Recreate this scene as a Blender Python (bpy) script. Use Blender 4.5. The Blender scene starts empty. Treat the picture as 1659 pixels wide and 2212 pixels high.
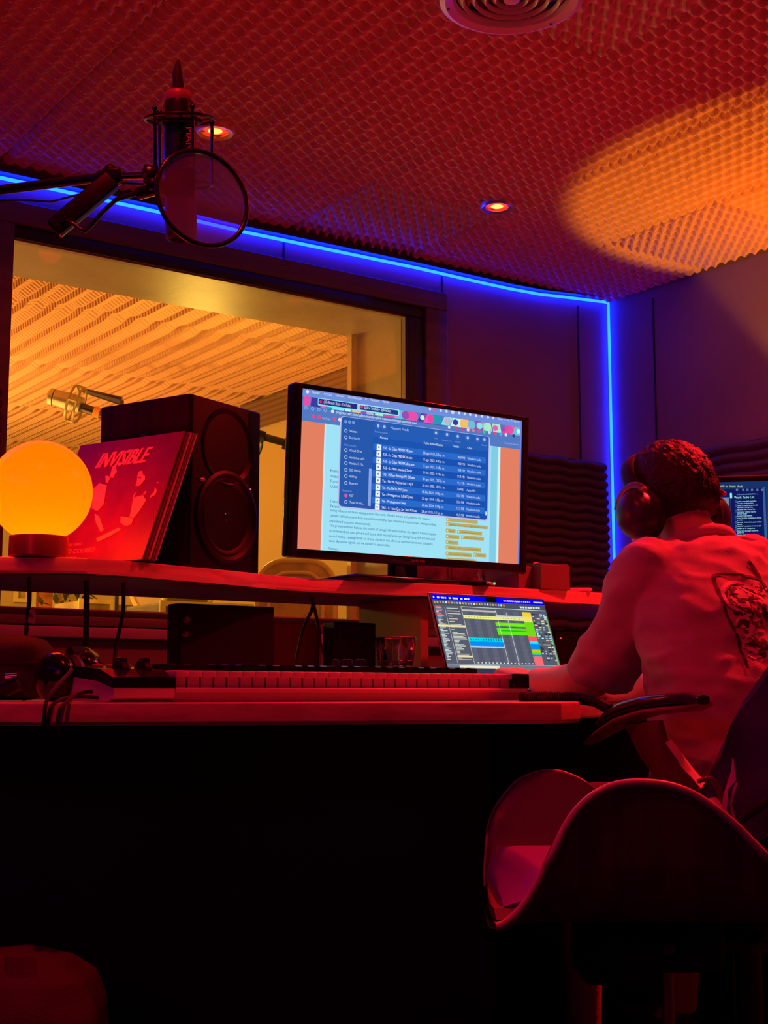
import bpy, bmesh, math, random
from mathutils import Vector, Matrix, noise
random.seed(7)
V = Vector
S = bpy.context.scene
# ------------------------------------------------------------------ camera, world, exposure, main lights
F_PX = 2900.0; PITCH = math.atan(394/F_PX); YAW = math.radians(35); CZ = 0.762
cam = bpy.data.cameras.new('camera'); cam.sensor_fit = 'HORIZONTAL'; cam.sensor_width = 36
cam.lens = F_PX*36/1659; cam.clip_start = 0.02
co = bpy.data.objects.new('camera', cam); S.collection.objects.link(co)
co.location = (0, 0, CZ); co.rotation_euler = (math.radians(90)+PITCH, 0, -YAW); S.camera = co
w = bpy.data.worlds.new('world'); S.world = w; w.use_nodes = True
w.node_tree.nodes['Background'].inputs[0].default_value = (0.02, 0.004, 0.008, 1)
w.node_tree.nodes['Background'].inputs[1].default_value = 0.12
vs = S.view_settings; vs.view_transform = 'Standard'; vs.look = 'None'; vs.exposure = 0; vs.gamma = 1; vs.use_curve_mapping = False
S.cycles.max_bounces = 8; S.cycles.transparent_max_bounces = 12; S.cycles.diffuse_bounces = 3
S.cycles.sample_clamp_indirect = 4; S.cycles.use_denoising = True

def lamp(name, typ, loc, energy, color, target=None, **k):
    l = bpy.data.lights.new(name, typ); l.energy = energy; l.color = color
    for a, b in k.items(): setattr(l, a, b)
    o = bpy.data.objects.new(name, l); S.collection.objects.link(o); o.location = loc
    if target is not None:
        o.rotation_euler = (V(target)-V(loc)).to_track_quat('-Z', 'Y').to_euler()
    return o
RED = (1, 0.012, 0.02)
DOWN = [(0.65, 3.22), (1.675, 3.22), (2.703, 3.22), (0.55, 1.42), (1.75, 1.25), (2.70, 1.80)]
DOWN_E = [12, 10, 8, 46, 17, 370]
for (x, y), e in zip(DOWN, DOWN_E):
    lamp('downlight_beam', 'SPOT', (x, y, 2.325), e, RED, (x, y, 0), spot_size=math.radians(150), spot_blend=1.0, shadow_soft_size=.04)
lamp('uplight_beam_amber', 'SPOT', (3.55, 2.50, 1.23), 74, (1, .36, .006), (3.55, 2.5, 3), spot_size=math.radians(79), spot_blend=.12, shadow_soft_size=.03)
lamp('uplight_beam_red', 'SPOT', (3.70, 2.30, 1.20), 40, (1, .01, .005), (3.60, 2.55, 3), spot_size=math.radians(62), spot_blend=.9, shadow_soft_size=.03)
lamp('red_fill', 'AREA', (-1.1, 0.9, 1.5), 1.6, RED, (1.6, 3.0, 2.2), size=.5)  # unseen fill light, added to raise the red on the ceiling
lamp('live_room_panel', 'AREA', (1.6, 6.2, 1.25), 40, (1, .36, .07), (1.9, 6.2, 3), size=1.6)
lamp('live_room_back_fill', 'POINT', (1.3, 7.3, 1.6), 95, (1, .58, .10), shadow_soft_size=.12)  # unseen point light added to brighten the far live room wall
lamp('live_room_lamp', 'POINT', (2.50, 4.9, 1.75), 16, (1, .60, .08), shadow_soft_size=.12)

# ------------------------------------------------------------------ calibration helpers (pixel of the photograph -> point in the room)
cp, sp_ = math.cos(PITCH), math.sin(PITCH)
RV = V((math.cos(YAW), -math.sin(YAW), 0)); FH = V((math.sin(YAW), math.cos(YAW), 0))
FV = FH*cp+V((0, 0, sp_)); UV = -FH*sp_+V((0, 0, cp)); CAM = V((0, 0, CZ))
def ray(u, v): return FV+RV*((u-829.5)/F_PX)+UV*((1106-v)/F_PX)
def P(u, v, d): return CAM+ray(u, v)*d
def PL(u, v, ax, val):
    r = ray(u, v); return CAM+r*((val-CAM[ax])/r[ax])
def PP(u, v, o, n):
    r = ray(u, v); return CAM+r*((o-CAM).dot(n)/r.dot(n))

# ------------------------------------------------------------------ materials
def lin(c): return tuple(((x/255)/12.92 if x/255 <= .04045 else ((x/255+.055)/1.055)**2.4) for x in c)
MATS = {}
def mat(name, col, rough=.6, metal=0, bump=None, spec=.5, coat=0, var=.0, vscale=8, sheen=0):
    if name in MATS: return MATS[name]
    m = bpy.data.materials.new(name); m.use_nodes = True; nt = m.node_tree; b = nt.nodes['Principled BSDF']
    b.inputs['Base Color'].default_value = (*col, 1); b.inputs['Roughness'].default_value = rough
    b.inputs['Metallic'].default_value = metal; b.inputs['Specular IOR Level'].default_value = spec
    b.inputs['Coat Weight'].default_value = coat; b.inputs['Sheen Weight'].default_value = sheen
    tc = nt.nodes.new('ShaderNodeTexCoord')
    if var:
        n = nt.nodes.new('ShaderNodeTexNoise'); n.inputs['Scale'].default_value = vscale; n.inputs['Detail'].default_value = 6
        nt.links.new(tc.outputs['Object'], n.inputs['Vector'])
        r = nt.nodes.new('ShaderNodeValToRGB'); nt.links.new(n.outputs['Fac'], r.inputs[0])
        r.color_ramp.elements[0].position = .3; r.color_ramp.elements[1].position = .7
        r.color_ramp.elements[0].color = (*[max(0, c*(1-var)) for c in col], 1)
        r.color_ramp.elements[1].color = (*[min(1, c*(1+var)) for c in col], 1)
        nt.links.new(r.outputs[0], b.inputs['Base Color'])
    if bump:
        sc, st = bump
        n = nt.nodes.new('ShaderNodeTexNoise'); n.inputs['Scale'].default_value = sc; n.inputs['Detail'].default_value = 5
        nt.links.new(tc.outputs['Object'], n.inputs['Vector'])
        bp = nt.nodes.new('ShaderNodeBump'); bp.inputs['Strength'].default_value = st; bp.inputs['Distance'].default_value = .004
        nt.links.new(n.outputs['Fac'], bp.inputs['Height']); nt.links.new(bp.outputs[0], b.inputs['Normal'])
    MATS[name] = m; return m
def wood(name, c1, c2, scale=(3, 40, 40), rough=.35, coat=.2):
    if name in MATS: return MATS[name]
    m = mat(name, c1, rough, coat=coat); nt = m.node_tree; b = nt.nodes['Principled BSDF']
    tc = nt.nodes.new('ShaderNodeTexCoord'); mp = nt.nodes.new('ShaderNodeMapping'); mp.inputs['Scale'].default_value = scale
    n = nt.nodes.new('ShaderNodeTexNoise'); n.inputs['Scale'].default_value = 1; n.inputs['Detail'].default_value = 8; n.inputs['Distortion'].default_value = .6
    r = nt.nodes.new('ShaderNodeValToRGB'); r.color_ramp.elements[0].position = .35; r.color_ramp.elements[1].position = .65
    r.color_ramp.elements[0].color = (*c1, 1); r.color_ramp.elements[1].color = (*c2, 1)
    nt.links.new(tc.outputs['Object'], mp.inputs[0]); nt.links.new(mp.outputs[0], n.inputs['Vector'])
    nt.links.new(n.outputs['Fac'], r.inputs[0]); nt.links.new(r.outputs[0], b.inputs['Base Color'])
    bp = nt.nodes.new('ShaderNodeBump'); bp.inputs['Strength'].default_value = .25; bp.inputs['Distance'].default_value = .001
    nt.links.new(n.outputs['Fac'], bp.inputs['Height']); nt.links.new(bp.outputs[0], b.inputs['Normal'])
    return m
def emit(name, col, strength=1.0, sample=True):
    if name in MATS: return MATS[name]
    m = bpy.data.materials.new(name); m.use_nodes = True; nt = m.node_tree; nt.nodes.clear()
    e = nt.nodes.new('ShaderNodeEmission'); e.inputs[0].default_value = (*col, 1); e.inputs[1].default_value = strength
    o = nt.nodes.new('ShaderNodeOutputMaterial'); nt.links.new(e.outputs[0], o.inputs[0])
    if not sample: m.cycles.emission_sampling = 'NONE'
    MATS[name] = m; return m
def scr(rgb, k=1.0):
    return emit('screen_%02x%02x%02x' % tuple(rgb), lin(rgb), k, sample=False)
def glassy(name, tint=(1, 1, 1), refl=.08):
    m = bpy.data.materials.new(name); m.use_nodes = True; nt = m.node_tree; nt.nodes.clear()
    t = nt.nodes.new('ShaderNodeBsdfTransparent'); t.inputs[0].default_value = (*tint, 1)
    g = nt.nodes.new('ShaderNodeBsdfGlossy'); g.inputs['Roughness'].default_value = .01
    x = nt.nodes.new('ShaderNodeMixShader'); lw = nt.nodes.new('ShaderNodeFresnel'); lw.inputs[0].default_value = 1.45
    o = nt.nodes.new('ShaderNodeOutputMaterial')
    nt.links.new(lw.outputs[0], x.inputs[0]); nt.links.new(t.outputs[0], x.inputs[1]); nt.links.new(g.outputs[0], x.inputs[2]); nt.links.new(x.outputs[0], o.inputs[0])
    MATS[name] = m; return m

M_BLACK = mat('black_plastic', (.010, .010, .012), .4, spec=.25)
M_GLOSS = mat('gloss_black_plastic', (.01, .01, .012), .15)
M_RUB = mat('black_rubber', (.012, .012, .013), .7)
M_METAL = mat('dark_metal', (.10, .10, .11), .3, 1)
M_CHROME = mat('chrome', (.7, .7, .72), .12, 1)
M_OAK = wood('desk_wood', (.62, .32, .20), (.90, .52, .36), (2.5, 30, 60))
M_PLY = wood('plywood', (.16, .06, .04), (.26, .10, .06), (25, 25, 2.2), .4, .1)
M_PLYEDGE = mat('plywood_edge', (.75, .5, .35), .3, var=.15, vscale=30)
M_FOAM = mat('ceiling_foam', (.62, .38, .34), .95, bump=(260, .5), spec=.1)
M_FOAM_DK = mat('dark_foam', (.10, .08, .09), .95, bump=(200, .4), spec=.1)
M_WALL = mat('wall_fabric', (.25, .17, .14), .9, bump=(350, .25), spec=.1, var=.08, vscale=3)
M_TRIM = wood('dark_trim_wood', (.10, .07, .05), (.16, .11, .08), (2, 20, 20), .5, 0)
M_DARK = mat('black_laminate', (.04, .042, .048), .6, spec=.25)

# ------------------------------------------------------------------ mesh helpers
W = {}
def tag(o, label=None, cat=None, group=None, kind=None):
    if label: o['label'] = label
    if cat: o['category'] = cat
    if group: o['group'] = group
    if kind: o['kind'] = kind
    return o
def empty(name, loc, label, cat, group=None, rz=0):
    o = bpy.data.objects.new(name, None); S.collection.objects.link(o); o.location = loc; o.rotation_euler = (0, 0, rz)
    o.empty_display_size = .05
    W[o] = Matrix.Translation(V(loc)) @ Matrix.Rotation(rz, 4, 'Z'); return tag(o, label, cat, group)
def frame_from(a, up=V((0, 0, 1))):
    a = a.normalized(); s = a.cross(up)
    if s.length < 1e-4: s = a.cross(V((1, 0, 0)))
    s.normalize(); return a, s, s.cross(a).normalized()
class MB:
    def __init__(s): s.v = []; s.f = []; s.m = []
    def add(s, vs, fs, mi=0):
        b = len(s.v); s.v += [V(x) for x in vs]; s.f += [tuple(b+i for i in f) for f in fs]; s.m += [mi]*len(fs); return s
    def box(s, c, size, ax=None, mi=0, bev=0):
        X, Y, Z = ax if ax else (V((1, 0, 0)), V((0, 1, 0)), V((0, 0, 1)))
        c = V(c); h = [x/2 for x in size]
        if bev <= 0:
            vs = [c+X*(a*h[0])+Y*(b*h[1])+Z*(d*h[2]) for a in (-1, 1) for b in (-1, 1) for d in (-1, 1)]
            return s.add(vs, [(0, 1, 3, 2), (4, 6, 7, 5), (0, 4, 5, 1), (2, 3, 7, 6), (0, 2, 6, 4), (1, 5, 7, 3)], mi)
        bm = bmesh.new(); bmesh.ops.create_cube(bm, size=1)
        for v in bm.verts: v.co = V((v.co.x*size[0], v.co.y*size[1], v.co.z*size[2]))
        bmesh.ops.bevel(bm, geom=bm.edges[:], offset=min(bev, min(size)*.49), segments=3, affect='EDGES', profile=.5)
        bm.verts.index_update()
        vs = [c+X*v.co.x+Y*v.co.y+Z*v.co.z for v in bm.verts]; fs = [[v.index for v in f.verts] for f in bm.faces]; bm.free()
        return s.add(vs, fs, mi)
    def wbox(s, x0, x1, y0, y1, z0, z1, mi=0, bev=0): return s.box(((x0+x1)/2, (y0+y1)/2, (z0+z1)/2), (x1-x0, y1-y0, z1-z0), None, mi, bev)
    def rings(s, rs, mi=0, cap=True, closed=False):
        n = len(rs[0]); b = len(s.v)
        for r in rs: s.v += [V(x) for x in r]
        k = len(rs)
        for i in range(k if closed else k-1):
            j = (i+1) % k
            for a in range(n):
                c = (a+1) % n; s.f.append((b+i*n+a, b+i*n+c, b+j*n+c, b+j*n+a)); s.m.append(mi)
        if cap and not closed:
            s.f.append(tuple(b+a for a in reversed(range(n)))); s.m.append(mi)
            s.f.append(tuple(b+(k-1)*n+a for a in range(n))); s.m.append(mi)
        return s
    def tube(s, pts, rad, n=12, mi=0, flat=1.0, up=V((0, 0, 1))):
        pts = [V(p) for p in pts]; rs = []
        if not isinstance(rad, (list, tuple)): rad = [rad]*len(pts)
        prev = None
        for i, p in enumerate(pts):
            t = (pts[min(i+1, len(pts)-1)]-pts[max(i-1, 0)]).normalized()
            if prev is None: _, a, b = frame_from(t, up)
            else:
                a = prev-t*prev.dot(t); a.normalize(); b = a.cross(t).normalized()
            prev = a
            rs.append([p+(a*math.cos(q)+b*math.sin(q)*flat)*rad[i] for q in [2*math.pi*k/n for k in range(n)]])
        return s.rings(rs, mi)
    def lathe(s, prof, c, axis=V((0, 0, 1)), n=32, mi=0, cap=True):
        a, x, y = frame_from(V(axis), V((0, 0, 1)) if abs(V(axis).normalized().z) < .95 else V((1, 0, 0)))
        c = V(c); rs = [[c+a*h+(x*math.cos(q)+y*math.sin(q))*max(r, 1e-5) for q in [2*math.pi*k/n for k in range(n)]] for r, h in prof]
        return s.rings(rs, mi, cap)
    def ell(s, c, r, ax=None, n=20, mi=0, fn=None):
        X, Y, Z = ax if ax else (V((1, 0, 0)), V((0, 1, 0)), V((0, 0, 1)))
        c = V(c); rs = []
        for i in range(n+1):
            th = math.pi*(i+.0001*(1 if i == 0 else -1 if i == n else 0))/n
            ring = []
            for k in range(2*n):
                ph = math.pi*k/n; d = V((math.sin(th)*math.cos(ph), math.sin(th)*math.sin(ph), math.cos(th)))
                q = fn(d) if fn else 1
                ring.append(c+X*d.x*r[0]*q+Y*d.y*r[1]*q+Z*d.z*r[2]*q)
            rs.append(ring)
        return s.rings(rs, mi)
    def prism(s, poly, d, mi=0):
        poly = [V(p) for p in poly]; n = len(poly); d = V(d)
        return s.add(poly+[p+d for p in poly], [tuple(reversed(range(n))), tuple(range(n, 2*n))]+[(i, (i+1) % n, n+(i+1) % n, n+i) for i in range(n)], mi)
    def build(s, name, mats, parent=None, smooth=False, autos=None, label=None):
        me = bpy.data.meshes.new(name); inv = W[parent].inverted() if parent is not None else Matrix()
        me.from_pydata([inv @ v for v in s.v], [], s.f)
        for m in (mats if isinstance(mats, (list, tuple)) else [mats]): me.materials.append(m)
        me.polygons.foreach_set('material_index', s.m); me.update()
        bm = bmesh.new(); bm.from_mesh(me); bmesh.ops.recalc_face_normals(bm, faces=bm.faces)
        if smooth:
            ang = math.radians(autos or 40)
            for f in bm.faces: f.smooth = True
            for e in bm.edges:
                if len(e.link_faces) == 2 and e.calc_face_angle(0) > ang: e.smooth = False
        bm.to_mesh(me); bm.free()
        o = bpy.data.objects.new(name, me); S.collection.objects.link(o)
        if parent is not None: o.parent = parent; W[o] = W[parent]
        else: W[o] = Matrix()
        if label: o['label'] = label
        return o
def fuse(mb, name, m, parent, voxel=.006, smooth=6, disp=None, label=None):
    """one continuous surface out of overlapping volumes"""
    o = mb.build('tmp', m)
    r = o.modifiers.new('r', 'REMESH'); r.mode = 'VOXEL'; r.voxel_size = voxel
    sm = o.modifiers.new('s', 'SMOOTH'); sm.factor = .5; sm.iterations = smooth
    dg = bpy.context.evaluated_depsgraph_get(); me = bpy.data.meshes.new_from_object(o.evaluated_get(dg))
    bpy.data.objects.remove(o)
    if disp:
        ns = [v.normal.copy() for v in me.vertices]
        for v, n_ in zip(me.vertices, ns): v.co = v.co+n_*disp(v.co, n_)
    me.polygons.foreach_set('use_smooth', [True]*len(me.polygons))
    me.transform(W[parent].inverted()); me.materials.clear(); me.materials.append(m); me.update(); me.name = name
    o = bpy.data.objects.new(name, me); S.collection.objects.link(o); o.parent = parent; W[o] = W[parent]
    if label: o['label'] = label
    return o
def copy_tree(o, parent=None):
    c = o.copy(); S.collection.objects.link(c); c.parent = parent; W[c] = W[o]
    for ch in list(o.children): copy_tree(ch, c)
    return c
_tc = {}
def text2d(s):
    if s in _tc: return _tc[s]
    cu = bpy.data.curves.new('t', 'FONT'); cu.body = s; cu.size = 1; cu.resolution_u = 2
    o = bpy.data.objects.new('t', cu); S.collection.objects.link(o)
    dg = bpy.context.evaluated_depsgraph_get(); me = bpy.data.meshes.new_from_object(o.evaluated_get(dg))
    vs = [(v.co.x, v.co.y) for v in me.vertices]; fs = [tuple(p.vertices) for p in me.polygons]
    bpy.data.objects.remove(o); bpy.data.curves.remove(cu); bpy.data.meshes.remove(me)
    _tc[s] = (vs, fs); return _tc[s]
def put_text(mb, s, origin, X, Y, width, height, mi=0, slant=0):
    """width, height: extent of the whole line / of the capitals, metres"""
    vs, fs = text2d(s)
    if not vs: return
    x0 = min(v[0] for v in vs); x1 = max(v[0] for v in vs)
    kx = width/(x1-x0) if width else height/.7; ky = height/.70
    mb.add([origin+X*((a-x0)*kx+slant*b*ky)+Y*b*ky for a, b in vs], fs, mi)
class Screen:
    """flat picture of a lit display; coordinates are those of the photograph"""
    def __init__(s, o, X, Z, w, h, k=1.0, conv=lambda x, y: (x, y)):
        s.o, s.X, s.Z, s.w, s.h, s.conv, s.k = V(o), X, Z, w, h, conv, k; s.N = X.cross(Z)  # towards the viewer for X right, Z up
        s.mb = MB(); s.mats = []
    def mi(s, c):
        m = scr(c, s.k)
        if m not in s.mats: s.mats.append(m)
        return s.mats.index(m)
    def loc(s, x, y):
        u, v = s.conv(x, y); p = PP(u, v, s.o, s.N)-s.o; return p.dot(s.X), p.dot(s.Z)
    def W(s, a, b, L): return s.o+s.X*a+s.Z*b+s.N*(.00035*L)
    def clip(s, a, b): return max(-s.w/2, min(s.w/2, a)), max(-s.h/2, min(s.h/2, b))
    def lrect(s, a0, b0, a1, b1, c, L):
        a0, b0 = s.clip(a0, b0); a1, b1 = s.clip(a1, b1)
        s.mb.add([s.W(a0, b0, L), s.W(a1, b0, L), s.W(a1, b1, L), s.W(a0, b1, L)], [(0, 1, 2, 3)], s.mi(c))
    def rect(s, x0, y0, x1, y1, c, L=1):
        a0, b0 = s.loc(x0, y0); a1, b1 = s.loc(x1, y1); s.lrect(a0, b1, a1, b0, c, L)
    def rr(s, x0, y0, x1, y1, c, L=1, r=.004):
        a0, b0 = s.clip(*s.loc(x0, y0)); a1, b1 = s.clip(*s.loc(x1, y1)); r = min(r, abs(a1-a0)/2.01, abs(b0-b1)/2.01); pts = []
        for cx, cy, st in ((a1-r, b0-r, 0), (a0+r, b0-r, 1), (a0+r, b1+r, 2), (a1-r, b1+r, 3)):
            for k in range(5):
                q = (st+k/4)*math.pi/2; pts.append(s.W(cx+r*math.cos(q), cy+r*math.sin(q), L))
        s.mb.add(pts, [tuple(range(20))], s.mi(c))
    def poly(s, pts, c, L=1):
        s.mb.add([s.W(*s.clip(*s.loc(*p)), L) for p in pts], [tuple(range(len(pts)))], s.mi(c))
    def disc(s, x, y, r, c, L=1):
        a, b = s.loc(x, y); s.mb.add([s.W(a+r*math.cos(q), b+r*math.sin(q), L) for q in [k*math.pi/6 for k in range(12)]], [tuple(range(12))], s.mi(c))
    def text(s, x0, y0, x1, hpx, t, c, L=3):
        a0, b0 = s.loc(x0, y0); a1, _ = s.loc(x1, y0); _, b2 = s.loc(x0, y0-hpx)
        put_text(s.mb, t, s.W(a0, b0, L), s.X, s.Z, a1-a0, b2-b0, s.mi(c))
    def build(s, parent, name='display'): return s.mb.build(name, s.mats, parent)

# ================================================================== THE SETTING
XR, YB, ZC = 3.79, 3.82, 2.40
WX0, WX1, WZ0, WZ1 = 1.31, 2.772, 1.012, 2.118
YF = 4.16
st = lambda o: tag(o, kind='structure')
b = MB(); b.wbox(-2.5, 6, -2.5, 10, -.1, 0); st(b.build('floor', mat('floor_carpet', (.012, .010, .011), .95, bump=(90, .5))))
b = MB(); b.wbox(-2.5, XR+.3, -2.5, YB+.34, ZC, ZC+.12); st(b.build('ceiling', mat('ceiling_board', (.15, .12, .12), .9)))
b = MB()
b.wbox(-2.5, WX0, YB, YF, 0, ZC); b.wbox(WX1, XR+.3, YB, YF, 0, ZC)
b.wbox(WX0, WX1, YB, YF, 0, WZ0); b.wbox(WX0, WX1, YB, YF, WZ1, ZC)
st(b.build('wall_back', M_WALL))
b = MB(); b.wbox(XR, XR+.3, -2.5, YB, 0, ZC); st(b.build('wall_right', M_WALL))
b = MB(); b.wbox(-2.5, -2.3, -2.5, YB, 0, ZC); st(b.build('wall_left', M_WALL))
b = MB(); b.wbox(-2.5, XR+.3, -2.6, -2.5, 0, ZC); st(b.build('wall_front', M_WALL))
# panel joints in the wall cladding
b = MB()
for u, v in ((955, 760), (1250, 800), (612, 545)):
    x = PL(u, v, 1, YB).x
    b.wbox(x-.003, x+.003, YB-.004, YB+.001, (0 if u > 700 else WZ1+.11), 2.3)
y = PL(1415, 800, 0, XR).y; b.wbox(XR-.004, XR+.001, y-.003, y+.003, 0, 2.3)
st(b.build('trim_1', mat('dark_joint', (.02, .015, .02), .9)))
# window casing
M_REV = mat('window_reveal_paint', (.42, .33, .24), .45, var=.12, vscale=6, bump=(40, .2))
b = MB()
def casing(b, x0, x1, z0, z1, tw, th, y0, y1, mi=0):
    b.wbox(x0-tw, x1+tw, y0, y1, z1, z1+th, mi, .004); b.wbox(x0-tw, x1+tw, y0, y1, z0-.028, z0, mi, .004)
    b.wbox(x0-tw, x0, y0, y1, z0, z1, mi, .004); b.wbox(x1, x1+tw, y0, y1, z0, z1, mi, .004)
casing(b, WX0-.0, WX1+.07, WZ0-.02, WZ1+.04, .10, .068, YB-.03, YB-.001, 0)
casing(b, WX0, WX1, WZ0, WZ1, .07, .042, YB-.014, YB-.0005, 1)
wf = st(b.build('window_1', [M_TRIM, mat('black_window_frame', (.012, .011, .012), .5)], smooth=True))
b = MB(); b.wbox(WX0, WX1, YB, YF, WZ1-.004, WZ1+.0); b.wbox(WX1-.004, WX1, YB, YF, WZ0, WZ1-.004); b.wbox(WX0, WX0+.004, YB, YF, WZ0, WZ1-.004); b.wbox(WX0, WX1, YB, YF, WZ0-.0, WZ0+.004)
b.build('reveal', M_REV, wf)
b = MB(); b.wbox(WX1-.03, WX1-.004, YF-.03, YF-.002, WZ0, WZ1-.004)
b.build('inner_frame', wood('pale_pine', (.60, .42, .22), (.72, .52, .3), (20, 20, 2)), wf)
b = MB(); b.wbox(WX0+.004, WX1-.004, YB+.02, YB+.026, WZ0+.004, WZ1-.004)
b.build('glass_pane', glassy('window_glass'), wf)
b = MB(); b.wbox(WX0-.6, WX1+.3, YB-.045, YB-.001, WZ0-.085, WZ0-.052, 0, .004)
st(b.build('trim_2', mat('sill_board', (.35, .22, .26), .5), smooth=True))

# foam tiles over the whole control room ceiling
TS = .505
def foam_tile():
    n = 96; mb = MB(); g = TS/n; vs = []
    for j in range(n+1):
        for i in range(n+1):
            x, y = i*g-TS/2, j*g-TS/2
            px, py = TS/11, TS/13
            a = math.cos(2*math.pi*x/px); c = math.cos(2*math.pi*y/py+.75*math.sin(2*math.pi*x/px))
            h = max(0, .5+.28*c+.22*a*c)**.8
            e = min(i, n-i, j, n-j)
            h *= min(1, .35+.3*e)
            vs.append((x, y, -.008-.034*h+.0015*math.sin(x*61+y*47)))
    fs = [(j*(n+1)+i, j*(n+1)+i+1, (j+1)*(n+1)+i+1, (j+1)*(n+1)+i) for j in range(n) for i in range(n)]
    mb.add(vs, fs)
    per = [i for i in range(n+1)]+[j*(n+1)+n for j in range(1, n+1)]+[n*(n+1)+i for i in range(n-1, -1, -1)]+[j*(n+1) for j in range(n-1, 0, -1)]
    bb = len(mb.v); mb.v += [V((mb.v[k].x, mb.v[k].y, .0)) for k in per]; L = len(per)
    for k in range(L): mb.f.append((per[k], per[(k+1) % L], bb+(k+1) % L, bb+k)); mb.m.append(0)
    return mb.build('ceiling_foam_tile', M_FOAM, smooth=True, autos=70)
t0 = foam_tile(); first = True
for iy in range(7):
    for ix in range(9):
        o = t0 if first else t0.copy()
        if not first: S.collection.objects.link(o)
        first = False
        o.location = (XR-.005-TS*(ix+.5)+.0, YB-.012-TS*(iy+.5), 2.372); o.rotation_euler = (0, 0, math.pi*((ix+iy) % 2)+(math.pi/2)*((ix*5+iy*3) % 7 == 3))
        tag(o, 'square of wavy egg-crate acoustic foam glued to the ceiling of the control room', 'foam tile', 'egg-crate foam tiles on the control room ceiling')

# ================================================================== LIVE ROOM beyond the glass
LX = 3.56
b = MB(); b.wbox(LX, LX+.2, YF, 9.2, 0, 2.5); st(b.build('wall_live_right', mat('ochre_wall_paint', (.62, .46, .20), .8, bump=(60, .1))))
b = MB(); b.wbox(-2.5, LX, 8.8, 9.0, 0, 2.5); st(b.build('wall_live_back', mat('ochre_wall_paint', (.62, .46, .2))))
b = MB(); b.wbox(-2.5, -2.3, YF, 8.8, 0, 2.5); st(b.build('wall_live_left', MATS['ochre_wall_paint']))
b = MB(); x0 = -2.3; n = 0; prof = []; xx = x0
while xx < LX-.01:
    prof += [(xx, 2.345), (xx+.005, 2.41), (xx+.019, 2.41), (xx+.024, 2.374), (xx+.030, 2.374), (xx+.034, 2.345), (xx+.075, 2.358), (xx+.104, 2.340)]; xx += .118
prof += [(LX, 2.375)]
y0, y1 = YF+.02, 8.8; ny = 60; vs = []
for j in range(ny+1):
    yy = y0+(y1-y0)*j/ny
    dip = .012 if (j % 13) in (0,) else 0
    vs += [(p[0], yy, p[1]+dip) for p in prof]
n = len(prof); fs = [(j*n+i, j*n+i+1, (j+1)*n+i+1, (j+1)*n+i) for j in range(ny) for i in range(n-1)]
b.add(vs, fs); b.wbox(-2.5, LX, YF, 8.9, 2.42, 2.5)
mrf = mat('live_ceiling_foam', (.72, .42, .24), .95, spec=.1); nt = mrf.node_tree
tc = nt.nodes.new('ShaderNodeTexCoord'); wv = nt.nodes.new('ShaderNodeTexWave'); wv.bands_direction = 'Y'; wv.inputs['Scale'].default_value = 11; wv.inputs['Distortion'].default_value = 1.2; wv.inputs['Detail'].default_value = 1
bp = nt.nodes.new('ShaderNodeBump'); bp.inputs['Strength'].default_value = .55; bp.inputs['Distance'].default_value = .012
nt.links.new(tc.outputs['Object'], wv.inputs['Vector']); nt.links.new(wv.outputs['Fac'], bp.inputs['Height']); nt.links.new(bp.outputs[0], nt.nodes['Principled BSDF'].inputs['Normal'])
st(b.build('ceiling_live', mrf))
# brown foam mat high on the live room's right wall
b = MB(); a0 = PL(745, 800, 0, LX-.03); a1 = PL(560, 880, 0, LX-.03)
for k in range(5):
    z = 2.33-.03*k; b.tube([(LX-.02, YF+.1, z), (LX-.02, a1.y+.2, z)], .02, 8)
tag(b.build('wall_foam', mat('brown_foam', (.22, .12, .07), .95), smooth=True), 'ribbed brown foam mat high on the ochre wall of the live room', 'foam mat')
# microphone on a boom in the live room
d = 6.3
e = empty('studio_microphone', P(160, 960, d), 'pale condenser microphone on a boom, seen through the left part of the window', 'microphone')
ax = (P(180, 880, d)-P(115, 860, d)).normalized()
b = MB(); b.tube([P(112, 858, d), P(118, 859, d), P(150, 868, d), P(176, 877, d)], [.012, .040, .044, .042], 20); b.build('microphone_body', mat('pale_metal', (.55, .5, .35), .35, .8), e, True)
b = MB(); b.tube([P(104, 856, d), P(108, 857, d), P(116, 859, d)], [.03, .042, .042], 20); b.build('grille', mat('mesh_metal', (.6, .6, .45), .4, 1), e, True)
b = MB()
for du in (155, 172):
    c = P(du, 872+(du-160)*.3, d); n_ = ax; _, s1, s2 = frame_from(n_)
    b.tube([c+(s1*math.cos(q)+s2*math.sin(q))*.085 for q in [k*math.pi/10 for k in range(21)]], .006, 6)
for q in range(4):
    c0 = P(155, 870.5, d); c1 = P(172, 875.6, d); _, s1, s2 = frame_from(ax); w_ = (s1*math.cos(q*1.57)+s2*math.sin(q*1.57))*.085
    b.tube([c0+w_, c1+w_], .007, 6)
b.build('shock_mount', mat('aged_metal', (.4, .34, .2), .4, .7), e, True)
b = MB(); b.tube([P(176, 880, d), P(215, 893, d), P(330, 930, d+.15)], .022, 10); b.build('boom_arm', M_METAL, e, True)
b = MB(); b.tube([P(203, 889, d), P(216, 893, d)], .026, 10); b.build('marker_tape', mat('orange_tape', (.9, .3, .03), .6), e, True, label='orange tape on the boom')
e = empty('boom_stand', V((P(240, 1100, 6.6).x, P(240, 1100, 6.6).y, 0)), 'thin dark boom arm crossing above the pale microphone behind the glass', 'microphone stand')
b = MB(); b.tube([P(180, 843, 6.6), P(232, 858, 6.6), P(262, 866, 6.6)], [.012, .018, .022], 8); b.build('boom_arm', M_METAL, e, True)
q = P(262, 866, 6.6); b = MB(); b.tube([q, (q.x, q.y, .05)], .014, 8); b.build('pole', M_METAL, e, True)
b = MB(); b.lathe([(.16, 0), (.16, .03), (.02, .05)], (q.x, q.y, 0)); b.build('base', M_METAL, e, True)
d = 5.6
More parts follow.
